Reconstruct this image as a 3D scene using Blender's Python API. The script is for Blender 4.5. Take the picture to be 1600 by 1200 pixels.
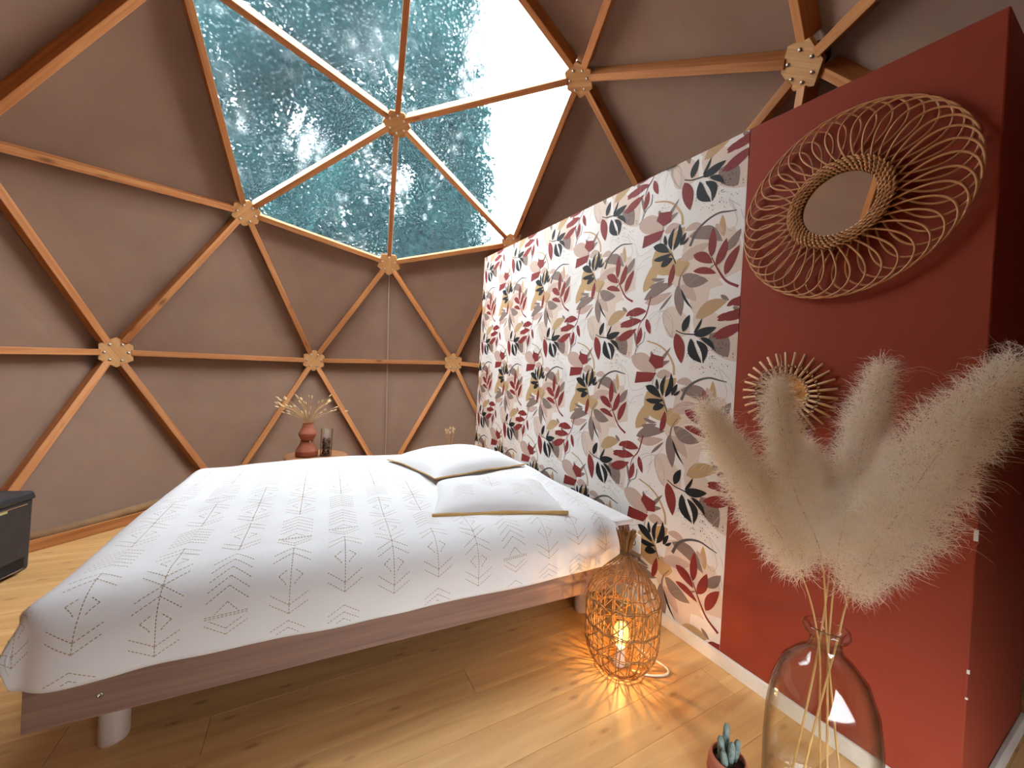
import bpy, bmesh, math, random
from math import sin, cos, pi, radians, sqrt
from mathutils import Vector, Matrix, noise

for o in list(bpy.data.objects):
    bpy.data.objects.remove(o)
scene = bpy.context.scene
COL = scene.collection
V = Vector

# ------------------------------------------------------------------ camera
cam_data = bpy.data.cameras.new('camera')
cam = bpy.data.objects.new('camera', cam_data)
COL.objects.link(cam)
cam_data.sensor_fit = 'HORIZONTAL'
cam_data.sensor_width = 36.0
cam_data.lens = 584.857 / 1600 * 36
cam_data.clip_start = 0.02
right = V((0.8763, -0.4787, 0.0540)).normalized()
fwd = V((0.4799, 0.8773, -0.0080)).normalized()
right = (right - fwd * right.dot(fwd)).normalized()
up = right.cross(fwd)
rm = Matrix((right, up, -fwd)).transposed()
cam.matrix_world = Matrix.Translation((-0.312, -2.026, 1.164)) @ rm.to_4x4()
scene.camera = cam

# ------------------------------------------------------------------ world and exposure
world = bpy.data.worlds.new('overcast_sky')
scene.world = world
world.use_nodes = True
wn = world.node_tree
bg = wn.nodes['Background']
bg.inputs['Color'].default_value = (0.93, 0.96, 1.0, 1)
bg.inputs['Strength'].default_value = 13.0
scene.view_settings.view_transform = 'Standard'
scene.view_settings.look = 'None'
scene.view_settings.gamma = 1.0
scene.view_settings.use_curve_mapping = False
scene.view_settings.exposure = 0.1
try:
    scene.cycles.use_denoising = True
    scene.cycles.max_bounces = 9
    scene.cycles.diffuse_bounces = 5
    scene.cycles.transparent_max_bounces = 16
except Exception:
    pass

# ------------------------------------------------------------------ material helpers
def new_mat(name):
    m = bpy.data.materials.new(name)
    m.use_nodes = True
    nt = m.node_tree
    for n in list(nt.nodes):
        if n.type != 'OUTPUT_MATERIAL':
            nt.nodes.remove(n)
    return m, nt, nt.nodes['Material Output']

def nd(nt, kind, **kw):
    n = nt.nodes.new(kind)
    for k, v in kw.items():
        if k in n.inputs:
            n.inputs[k].default_value = v
        else:
            setattr(n, k, v)
    return n

def c4(c):
    return (c[0], c[1], c[2], 1.0)

def srgb(r, g, b):
    return tuple(((x / 255) / 12.92 if x / 255 <= 0.04045 else ((x / 255 + 0.055) / 1.055) ** 2.4) for x in (r, g, b))

def ramp(nt, fac, stops):
    r = nt.nodes.new('ShaderNodeValToRGB')
    e = r.color_ramp.elements
    e[0].position, e[0].color = stops[0][0], c4(stops[0][1])
    e[1].position, e[1].color = stops[-1][0], c4(stops[-1][1])
    for p, c in stops[1:-1]:
        x = e.new(p); x.color = c4(c)
    nt.links.new(fac, r.inputs['Fac'])
    return r.outputs['Color']

def surface(name, c1, c2=None, scale=8.0, rough=0.7, bump=0.0, bscale=60.0, spec=0.3, metal=0.0, stretch=(1, 1, 1)):
    """plain painted / woven / clay surface: two tones mixed by noise, fine relief"""
    m, nt, out = new_mat(name)
    b = nd(nt, 'ShaderNodeBsdfPrincipled', Roughness=rough, Metallic=metal)
    b.inputs['Specular IOR Level'].default_value = spec
    tc = nd(nt, 'ShaderNodeTexCoord')
    mp = nd(nt, 'ShaderNodeMapping', Scale=stretch)
    nt.links.new(tc.outputs['Object'], mp.inputs['Vector'])
    n1 = nd(nt, 'ShaderNodeTexNoise', Scale=scale, Detail=4.0)
    nt.links.new(mp.outputs['Vector'], n1.inputs['Vector'])
    col = ramp(nt, n1.outputs['Fac'], [(0.3, c1), (0.7, c2 or c1)])
    nt.links.new(col, b.inputs['Base Color'])
    if bump:
        n2 = nd(nt, 'ShaderNodeTexNoise', Scale=bscale, Detail=3.0)
        nt.links.new(mp.outputs['Vector'], n2.inputs['Vector'])
        bp = nd(nt, 'ShaderNodeBump', Strength=bump, Distance=0.01)
        nt.links.new(n2.outputs['Fac'], bp.inputs['Height'])
        nt.links.new(bp.outputs['Normal'], b.inputs['Normal'])
    nt.links.new(b.outputs['BSDF'], out.inputs['Surface'])
    return m

def wood(name, light, dark, knot, grain=22.0, rough=0.55, knots=1.0, spread=0.25, kscale=1.0):
    """timber with the grain along local X, every object cut from a different place"""
    m, nt, out = new_mat(name)
    L = nt.links.new
    b = nd(nt, 'ShaderNodeBsdfPrincipled', Roughness=rough)
    b.inputs['Specular IOR Level'].default_value = 0.3
    tc = nd(nt, 'ShaderNodeTexCoord')
    oi = nd(nt, 'ShaderNodeObjectInfo')
    mul = nd(nt, 'ShaderNodeMath', operation='MULTIPLY'); mul.inputs[1].default_value = 37.0
    L(oi.outputs['Random'], mul.inputs[0])
    add = nd(nt, 'ShaderNodeVectorMath', operation='ADD')
    L(tc.outputs['Object'], add.inputs[0]); L(mul.outputs[0], add.inputs[1])
    mp = nd(nt, 'ShaderNodeMapping', Scale=(1.2, grain, grain))
    L(add.outputs[0], mp.inputs['Vector'])
    n1 = nd(nt, 'ShaderNodeTexNoise', Scale=1.6, Detail=6.0, Distortion=0.6)
    L(mp.outputs['Vector'], n1.inputs['Vector'])
    col = ramp(nt, n1.outputs['Fac'], [(0.28, dark), (0.5, tuple((a + c) / 2 for a, c in zip(light, dark))), (0.72, light)])
    mpk = nd(nt, 'ShaderNodeMapping', Scale=(kscale * 3.2, kscale * 9.0, kscale * 9.0))
    L(add.outputs[0], mpk.inputs['Vector'])
    vo = nd(nt, 'ShaderNodeTexVoronoi', Scale=1.0)
    L(mpk.outputs['Vector'], vo.inputs['Vector'])
    kn = nd(nt, 'ShaderNodeMapRange'); kn.inputs['From Min'].default_value = 0.05; kn.inputs['From Max'].default_value = 0.17
    kn.inputs['To Min'].default_value = 0.8 * knots; kn.inputs['To Max'].default_value = 0.0
    L(vo.outputs['Distance'], kn.inputs['Value'])
    mx = nd(nt, 'ShaderNodeMix', data_type='RGBA')
    L(kn.outputs['Result'], mx.inputs['Factor']); L(col, mx.inputs['A']); mx.inputs['B'].default_value = c4(knot)
    hsv = nd(nt, 'ShaderNodeHueSaturation')
    mr = nd(nt, 'ShaderNodeMapRange'); mr.inputs['To Min'].default_value = 1 - spread; mr.inputs['To Max'].default_value = 1 + spread
    L(oi.outputs['Random'], mr.inputs['Value']); L(mr.outputs['Result'], hsv.inputs['Value'])
    L(mx.outputs['Result'], hsv.inputs['Color']); L(hsv.outputs['Color'], b.inputs['Base Color'])
    bp = nd(nt, 'ShaderNodeBump', Strength=0.15, Distance=0.004)
    L(n1.outputs['Fac'], bp.inputs['Height']); L(bp.outputs['Normal'], b.inputs['Normal'])
    L(b.outputs['BSDF'], out.inputs['Surface'])
    return m

def thin_cloth(name, c1, c2, through, scale=3.0, weave=900.0):
    """cloth: diffuse with a share of light let through"""
    m, nt, out = new_mat(name)
    L = nt.links.new
    tc = nd(nt, 'ShaderNodeTexCoord')
    n1 = nd(nt, 'ShaderNodeTexNoise', Scale=scale, Detail=5.0)
    L(tc.outputs['Object'], n1.inputs['Vector'])
    col = ramp(nt, n1.outputs['Fac'], [(0.3, c1), (0.7, c2)])
    n2 = nd(nt, 'ShaderNodeTexNoise', Scale=weave, Detail=1.0)
    L(tc.outputs['Object'], n2.inputs['Vector'])
    bp = nd(nt, 'ShaderNodeBump', Strength=0.25, Distance=0.002)
    L(n2.outputs['Fac'], bp.inputs['Height'])
    d = nd(nt, 'ShaderNodeBsdfDiffuse'); t = nd(nt, 'ShaderNodeBsdfTranslucent')
    L(col, d.inputs['Color']); L(col, t.inputs['Color']); L(bp.outputs['Normal'], d.inputs['Normal'])
    mx = nd(nt, 'ShaderNodeMixShader', Fac=through)
    L(d.outputs[0], mx.inputs[1]); L(t.outputs[0], mx.inputs[2]); L(mx.outputs[0], out.inputs['Surface'])
    return m

def thin_glass(name, tint, edge, gloss=0.03):
    """blown glass seen as thin walls: clear head-on, darker and glossier at the edge"""
    m, nt, out = new_mat(name)
    L = nt.links.new
    lw = nd(nt, 'ShaderNodeLayerWeight', Blend=0.35)
    col = ramp(nt, lw.outputs['Facing'], [(0.35, tint), (0.97, edge)])
    t = nd(nt, 'ShaderNodeBsdfTransparent'); L(col, t.inputs['Color'])
    g = nd(nt, 'ShaderNodeBsdfGlossy', Roughness=gloss)
    l2 = nd(nt, 'ShaderNodeLayerWeight', Blend=0.5)
    pw = nd(nt, 'ShaderNodeMath', operation='POWER'); pw.inputs[1].default_value = 4.0
    L(l2.outputs['Facing'], pw.inputs[0])
    fr = nd(nt, 'ShaderNodeMapRange'); fr.inputs['To Min'].default_value = 0.05; fr.inputs['To Max'].default_value = 0.7
    L(pw.outputs[0], fr.inputs['Value'])
    mx = nd(nt, 'ShaderNodeMixShader')
    L(fr.outputs['Result'], mx.inputs[0]); L(t.outputs[0], mx.inputs[1]); L(g.outputs[0], mx.inputs[2])
    L(mx.outputs[0], out.inputs['Surface'])
    return m

def wet_film(name):
    """clear PVC sheet covered in rain: mostly see-through, drops scatter and glint"""
    m, nt, out = new_mat(name)
    L = nt.links.new
    tc = nd(nt, 'ShaderNodeTexCoord')
    vo = nd(nt, 'ShaderNodeTexVoronoi', Scale=42.0); vo.inputs['Randomness'].default_value = 1.0
    nz = nd(nt, 'ShaderNodeTexNoise', Scale=26.0, Detail=5.0)
    L(tc.outputs['Object'], vo.inputs['Vector']); L(tc.outputs['Object'], nz.inputs['Vector'])
    drop = nd(nt, 'ShaderNodeMapRange'); drop.inputs['From Min'].default_value = 0.12; drop.inputs['From Max'].default_value = 0.42
    drop.inputs['To Min'].default_value = 1.0; drop.inputs['To Max'].default_value = 0.0
    L(vo.outputs['Distance'], drop.inputs['Value'])
    mul = nd(nt, 'ShaderNodeMath', operation='MULTIPLY'); L(drop.outputs['Result'], mul.inputs[0]); L(nz.outputs['Fac'], mul.inputs[1])
    fac = nd(nt, 'ShaderNodeMapRange'); fac.inputs['From Max'].default_value = 0.7; fac.inputs['To Min'].default_value = 0.018; fac.inputs['To Max'].default_value = 0.11
    L(mul.outputs[0], fac.inputs['Value'])
    t = nd(nt, 'ShaderNodeBsdfTransparent', Color=(0.92, 0.98, 1.0, 1))
    s = nd(nt, 'ShaderNodeBsdfTranslucent', Color=(0.75, 0.93, 1.0, 1))
    mx = nd(nt, 'ShaderNodeMixShader')
    L(fac.outputs['Result'], mx.inputs[0]); L(t.outputs[0], mx.inputs[1]); L(s.outputs[0], mx.inputs[2])
    g = nd(nt, 'ShaderNodeBsdfRefraction', Roughness=0.25, IOR=1.12, Color=(0.92, 0.98, 1.0, 1))
    bp = nd(nt, 'ShaderNodeBump', Strength=0.8, Distance=0.01); L(mul.outputs[0], bp.inputs['Height']); L(bp.outputs['Normal'], g.inputs['Normal'])
    mx2 = nd(nt, 'ShaderNodeMixShader', Fac=0.45)
    L(mx.outputs[0], mx2.inputs[1]); L(g.outputs[0], mx2.inputs[2]); L(mx2.outputs[0], out.inputs['Surface'])
    return m

def glow(name, col, strength):
    m, nt, out = new_mat(name)
    e = nd(nt, 'ShaderNodeEmission', Color=c4(col), Strength=strength)
    nt.links.new(e.outputs[0], out.inputs['Surface'])
    return m

M = {}
M['canvas'] = thin_cloth('brown_canvas', srgb(136, 110, 94), srgb(144, 118, 101), 0.004)
M['seam'] = surface('canvas_seam', srgb(165, 140, 126), None, rough=0.9)
M['hem'] = surface('canvas_hem', srgb(128, 98, 70), srgb(148, 116, 82), rough=0.9, bump=0.3, bscale=20)
M['film'] = wet_film('wet_clear_film')
M['strut'] = wood('larch_strut', srgb(200, 140, 86), srgb(168, 104, 58), srgb(92, 48, 24), grain=26, spread=0.12, knots=0.9)
M['plate'] = wood('plywood_plate', srgb(206, 158, 104), srgb(178, 126, 76), srgb(110, 66, 34), grain=30, spread=0.08, knots=0.6)
M['core'] = surface('hub_core', srgb(70, 45, 30), rough=0.8)
M['bolt'] = surface('zinc_bolt', srgb(200, 198, 190), rough=0.35, metal=0.8)
M['plank'] = wood('pine_plank', srgb(216, 172, 114), srgb(190, 142, 88), srgb(116, 74, 40), grain=14, spread=0.05, rough=0.42, kscale=1.7, knots=0.62)
M['deck'] = surface('dark_deck', srgb(90, 62, 40), rough=0.9)
M['red'] = surface('terracotta_paint', srgb(138, 54, 34), srgb(142, 57, 36), scale=5, rough=0.75, bump=0.05, bscale=200)
M['white_paint'] = surface('white_baseboard_paint', srgb(226, 220, 212), srgb(205, 198, 188), scale=9, rough=0.55, bump=0.1)
M['paper'] = surface('offwhite_wallpaper', srgb(220, 214, 208), srgb(214, 208, 202), scale=3, rough=0.7)
for k, c in dict(K=(24, 24, 26), R=(122, 40, 36), T=(126, 107, 98), P=(182, 156, 142), M=(178, 146, 104), B=(204, 184, 168), W=(216, 208, 200), L=(150, 144, 140), H=(84, 80, 78)).items():
    M['print_' + k] = surface('wallpaper_ink_' + dict(K='black', R='rust', T='taupe', P='blush', M='ochre', B='beige', W='pale', L='grey', H='charcoal')[k], srgb(*c), rough=0.7)
M['laminate'] = wood('walnut_laminate', srgb(142, 112, 98), srgb(118, 90, 78), srgb(100, 76, 66), grain=40, knots=0.0, spread=0.02, rough=0.5)
M['leg'] = surface('silver_grey_leg', srgb(168, 148, 134), rough=0.4)
M['mattress'] = surface('mauve_brown_ticking', srgb(118, 98, 98), srgb(128, 108, 106), rough=0.9, bump=0.2, bscale=300)
M['sheet'] = surface('pale_grey_sheet', srgb(206, 204, 204), srgb(212, 210, 210), rough=0.9)
M['duvet'] = surface('white_cotton', srgb(218, 218, 219), srgb(224, 224, 225), scale=3, rough=0.9, bump=0.12, bscale=7)
M['gold'] = surface('gold_thread_print', srgb(168, 148, 120), rough=0.7)
M['mustard'] = surface('mustard_piping', srgb(190, 152, 96), srgb(176, 138, 84), rough=0.85)
M['rattan'] = surface('honey_rattan', srgb(204, 152, 104), srgb(184, 130, 84), scale=30, rough=0.45)
M['rattan_pale'] = surface('pale_peeled_rattan', srgb(222, 184, 142), srgb(204, 160, 116), scale=30, rough=0.5)
M['rattan_dark'] = surface('dark_rattan_binding', srgb(120, 84, 50), srgb(96, 64, 36), scale=40, rough=0.6)
M['cane'] = surface('woven_cane', srgb(206, 150, 80), srgb(178, 122, 58), scale=60, rough=0.5, bump=0.5, bscale=120)
M['wicker'] = surface('brown_wicker', srgb(158, 112, 66), srgb(128, 86, 46), scale=40, rough=0.5)
m, nt, out = new_mat('silvered_mirror')
g_ = nd(nt, 'ShaderNodeBsdfGlossy', Roughness=0.0, Color=(0.86, 0.84, 0.8, 1)); nt.links.new(g_.outputs[0], out.inputs['Surface'])
M['mirror'] = m
M['glass'] = thin_glass('clear_bottle_glass', (0.97, 0.97, 0.95), (0.30, 0.32, 0.29))
M['bulb_glass'] = thin_glass('amber_bulb_glass', (1.0, 0.88, 0.62), (0.9, 0.6, 0.25))
_nt = M['bulb_glass'].node_tree
_o = _nt.nodes['Material Output']; _src = _o.inputs['Surface'].links[0].from_socket
_e = nd(_nt, 'ShaderNodeEmission', Color=(1.0, 0.62, 0.2, 1), Strength=0.9); _a = nd(_nt, 'ShaderNodeAddShader')
_nt.links.new(_src, _a.inputs[0]); _nt.links.new(_e.outputs[0], _a.inputs[1]); _nt.links.new(_a.outputs[0], _o.inputs['Surface'])
M['filament'] = glow('glowing_filament', (1.0, 0.55, 0.16), 130.0)
M['ceramic'] = surface('white_lamp_socket', srgb(235, 228, 214), rough=0.4)
M['cord'] = surface('cream_cord', srgb(232, 222, 206), rough=0.6)
M['plume'] = thin_cloth('pampas_fluff', srgb(252, 246, 234), srgb(248, 238, 220), 0.55, scale=20)
M['stem'] = surface('dry_straw_stem', srgb(206, 168, 112), srgb(184, 142, 88), scale=20, rough=0.6)
M['terracotta'] = surface('terracotta_clay', srgb(166, 96, 72), srgb(154, 86, 64), scale=14, rough=0.75, bump=0.1)
M['soil'] = surface('dark_soil', srgb(60, 44, 34), srgb(84, 62, 46), scale=80, rough=0.95, bump=0.6)
M['cactus'] = surface('grey_green_cactus', srgb(88, 102, 96), srgb(116, 126, 118), scale=70, rough=0.8, bump=0.5, bscale=160)
M['black_plastic'] = surface('charcoal_plastic', srgb(58, 58, 62), srgb(52, 52, 56), scale=20, rough=0.38)
M['dark_plastic'] = surface('black_recess_plastic', srgb(22, 22, 24), rough=0.4)
M['steel'] = surface('brushed_steel', srgb(210, 210, 210), rough=0.25, metal=1.0)
M['sticker'] = surface('pale_green_sticker', srgb(180, 190, 130), rough=0.5)
M['stool'] = wood('oak_stool', srgb(178, 124, 84), srgb(148, 98, 64), srgb(90, 56, 34), grain=18, knots=0.3)
M['pinecone'] = surface('pinecone_brown', srgb(104, 70, 52), srgb(66, 42, 32), scale=60, rough=0.8)
M['seedhead'] = surface('bunny_tail_cream', srgb(230, 206, 164), srgb(212, 182, 136), scale=60, rough=0.9)
M['plug'] = surface('grey_plug', srgb(70, 70, 74), rough=0.4)
M['leaf'] = thin_cloth('tree_leaf', srgb(30, 62, 66), srgb(50, 90, 88), 0.4, scale=0.7)
M['bark'] = surface('tree_bark', srgb(70, 58, 50), srgb(48, 40, 34), scale=12, rough=0.95, bump=0.5)
M['grass'] = surface('meadow_ground', srgb(70, 84, 48), srgb(90, 96, 60), scale=2, rough=0.95)

# ------------------------------------------------------------------ mesh helpers
class MB:
    def __init__(self):
        self.v, self.f, self.m = [], [], []
    def add(self, verts, faces, mi=0):
        o = len(self.v)
        self.v += [tuple(x) for x in verts]
        self.f += [tuple(o + i for i in f) for f in faces]
        self.m += [mi] * len(faces)
        return self
    def box(self, x0, x1, y0, y1, z0, z1, mi=0):
        vs = [(x, y, z) for z in (z0, z1) for y in (y0, y1) for x in (x0, x1)]
        return self.add(vs, [(0, 2, 3, 1), (4, 5, 7, 6), (0, 1, 5, 4), (2, 6, 7, 3), (0, 4, 6, 2), (1, 3, 7, 5)], mi)
    def tube(self, pts, r, n=6, closed=False, mi=0, cap=True):
        pts = [V(p) for p in pts]
        N = len(pts)
        rr = r if hasattr(r, '__len__') else [r] * N
        vs, fs = [], []
        prev = None
        for i, p in enumerate(pts):
            a = pts[(i - 1) % N] if (closed or i > 0) else p
            b = pts[(i + 1) % N] if (closed or i < N - 1) else p
            t = (b - a)
            t = t.normalized() if t.length > 1e-9 else V((0, 0, 1))
            if prev is None:
                h = V((0, 0, 1)) if abs(t.z) < 0.9 else V((1, 0, 0))
                x = t.cross(h).normalized()
            else:
                x = (prev - t * prev.dot(t)).normalized()
            prev = x
            y = t.cross(x)
            for k in range(n):
                an = 2 * pi * k / n
                vs.append(p + (x * cos(an) + y * sin(an)) * rr[i])
        R = N if closed else N - 1
        for i in range(R):
            j = (i + 1) % N
            for k in range(n):
                l = (k + 1) % n
                fs.append((i * n + k, i * n + l, j * n + l, j * n + k))
        if cap and not closed:
            fs.append(tuple(range(n - 1, -1, -1)))
            fs.append(tuple((N - 1) * n + k for k in range(n)))
        return self.add(vs, fs, mi)
    def lathe(self, prof, n=32, cx=0, cy=0, mi=0):
        vs, fs = [], []
        for r, z in prof:
            for k in range(n):
                a = 2 * pi * k / n
                vs.append((cx + r * cos(a), cy + r * sin(a), z))
        for i in range(len(prof) - 1):
            for k in range(n):
                l = (k + 1) % n
                fs.append((i * n + k, i * n + l, (i + 1) * n + l, (i + 1) * n + k))
        if prof[0][0] > 1e-6: fs.append(tuple(range(n - 1, -1, -1)))
        if prof[-1][0] > 1e-6: fs.append(tuple((len(prof) - 1) * n + k for k in range(n)))
        return self.add(vs, fs, mi)
    def shell(self, prof, n=40, cx=0, cy=0):
        """lathe without caps: open vessel from an outer-then-inner profile"""
        vs, fs = [], []
        for r, z in prof:
            for k in range(n):
                a = 2 * pi * k / n
                vs.append((cx + r * cos(a), cy + r * sin(a), z))
        for i in range(len(prof) - 1):
            for k in range(n):
                l = (k + 1) % n
                fs.append((i * n + k, i * n + l, (i + 1) * n + l, (i + 1) * n + k))
        return self.add(vs, fs)
    def mesh(self, name, mats, smooth=False):
        me = bpy.data.meshes.new(name)
        me.from_pydata(self.v, [], self.f)
        for x in (mats if isinstance(mats, (list, tuple)) else [mats]):
            me.materials.append(x)
        if any(self.m):
            me.polygons.foreach_set('material_index', self.m)
        if smooth:
            me.polygons.foreach_set('use_smooth', [True] * len(me.polygons))
        me.update()
        return me
    def build(self, name, mats, parent=None, smooth=False, loc=(0, 0, 0), rz=0.0, bevel=0.0):
        o = link(name, self.mesh(name, mats, smooth), parent, loc, rz)
        if bevel:
            b = o.modifiers.new('bevel', 'BEVEL'); b.width = bevel; b.segments = 2; b.limit_method = 'ANGLE'
        return o

def link(name, data, parent=None, loc=(0, 0, 0), rz=0.0):
    o = bpy.data.objects.new(name, data)
    COL.objects.link(o)
    o.location = loc
    o.rotation_euler = (0, 0, rz)
    o.parent = parent
    return o

def tag(o, label=None, cat=None, group=None, kind=None):
    if label: o['label'] = label
    if cat: o['category'] = cat
    if group: o['group'] = group
    if kind: o['kind'] = kind
    return o

def empty(name, loc=(0, 0, 0), rz=0.0):
    o = link(name, None, None, loc, rz)
    o.empty_display_size = 0.1
    return o

def bez(pts, n):
    """smooth curve through points (Catmull-Rom)"""
    P = [V(p) for p in pts]
    P = [P[0] * 2 - P[1]] + P + [P[-1] * 2 - P[-2]]
    out = []
    for i in range(1, len(P) - 2):
        for k in range(n):
            t = k / n
            a, b, c, d = P[i - 1], P[i], P[i + 1], P[i + 2]
            out.append(0.5 * ((2 * b) + (c - a) * t + (2 * a - 5 * b + 4 * c - d) * t * t + (3 * b - a - 3 * c + d) * t ** 3))
    out.append(P[-2])
    return out

# ================================================================== SETTING
DOME = {
    'a0': (0.264, 1.323, 3.308),
    'a72': (1.299, 0.159, 3.344),
    'a144': (0.683, -1.299, 3.326),
    'a216': (-0.98, -0.876, 3.363),
    'a288': (-1.022, 0.718, 3.328),
    'b0': (0.405, 2.198, 2.356),
    'b72': (2.248, 0.157, 2.435),
    'b144': (0.884, -2.037, 2.38),
    'b216': (-1.667, -1.491, 2.361),
    'b288': (-1.959, 1.137, 2.288),
    'c36': (1.498, 1.45, 2.589),
    'c108': (1.694, -1.08, 2.745),
    'c180': (-0.449, -2.079, 2.556),
    'c252': (-2.116, -0.215, 2.556),
    'c324': (-0.841, 1.969, 2.494),
    'd18': (1.19, 2.181, 1.34),
    'd54': (2.287, 1.009, 1.25),
    'd90': (2.444, -0.528, 1.25),
    'd126': (1.667, -1.863, 1.25),
    'd162': (0.253, -2.487, 1.25),
    'd198': (-1.257, -2.161, 1.25),
    'd234': (-2.287, -1.009, 1.25),
    'd270': (-2.436, 0.532, 1.122),
    'd306': (-1.59, 1.889, 1.218),
    'd342': (-0.26, 2.487, 1.268),
    'e36': (1.678, 1.486, 0.146),
    'e108': (1.933, -1.124, 0.139),
    'e180': (-0.472, -2.186, 0.139),
    'e252': (-2.225, -0.227, 0.139),
    'e324': (-0.903, 2.023, 0.057),
    'f0': (0.457, 2.092, -0.005),
    'f72': (2.116, 0.215, -0.056),
    'f144': (0.859, -1.946, -0.056),
    'f216': (-1.585, -1.418, -0.056),
    'f288': (-1.876, 1.057, -0.039),
    'apex': (0.064, -0.055, 3.767),
}
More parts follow.
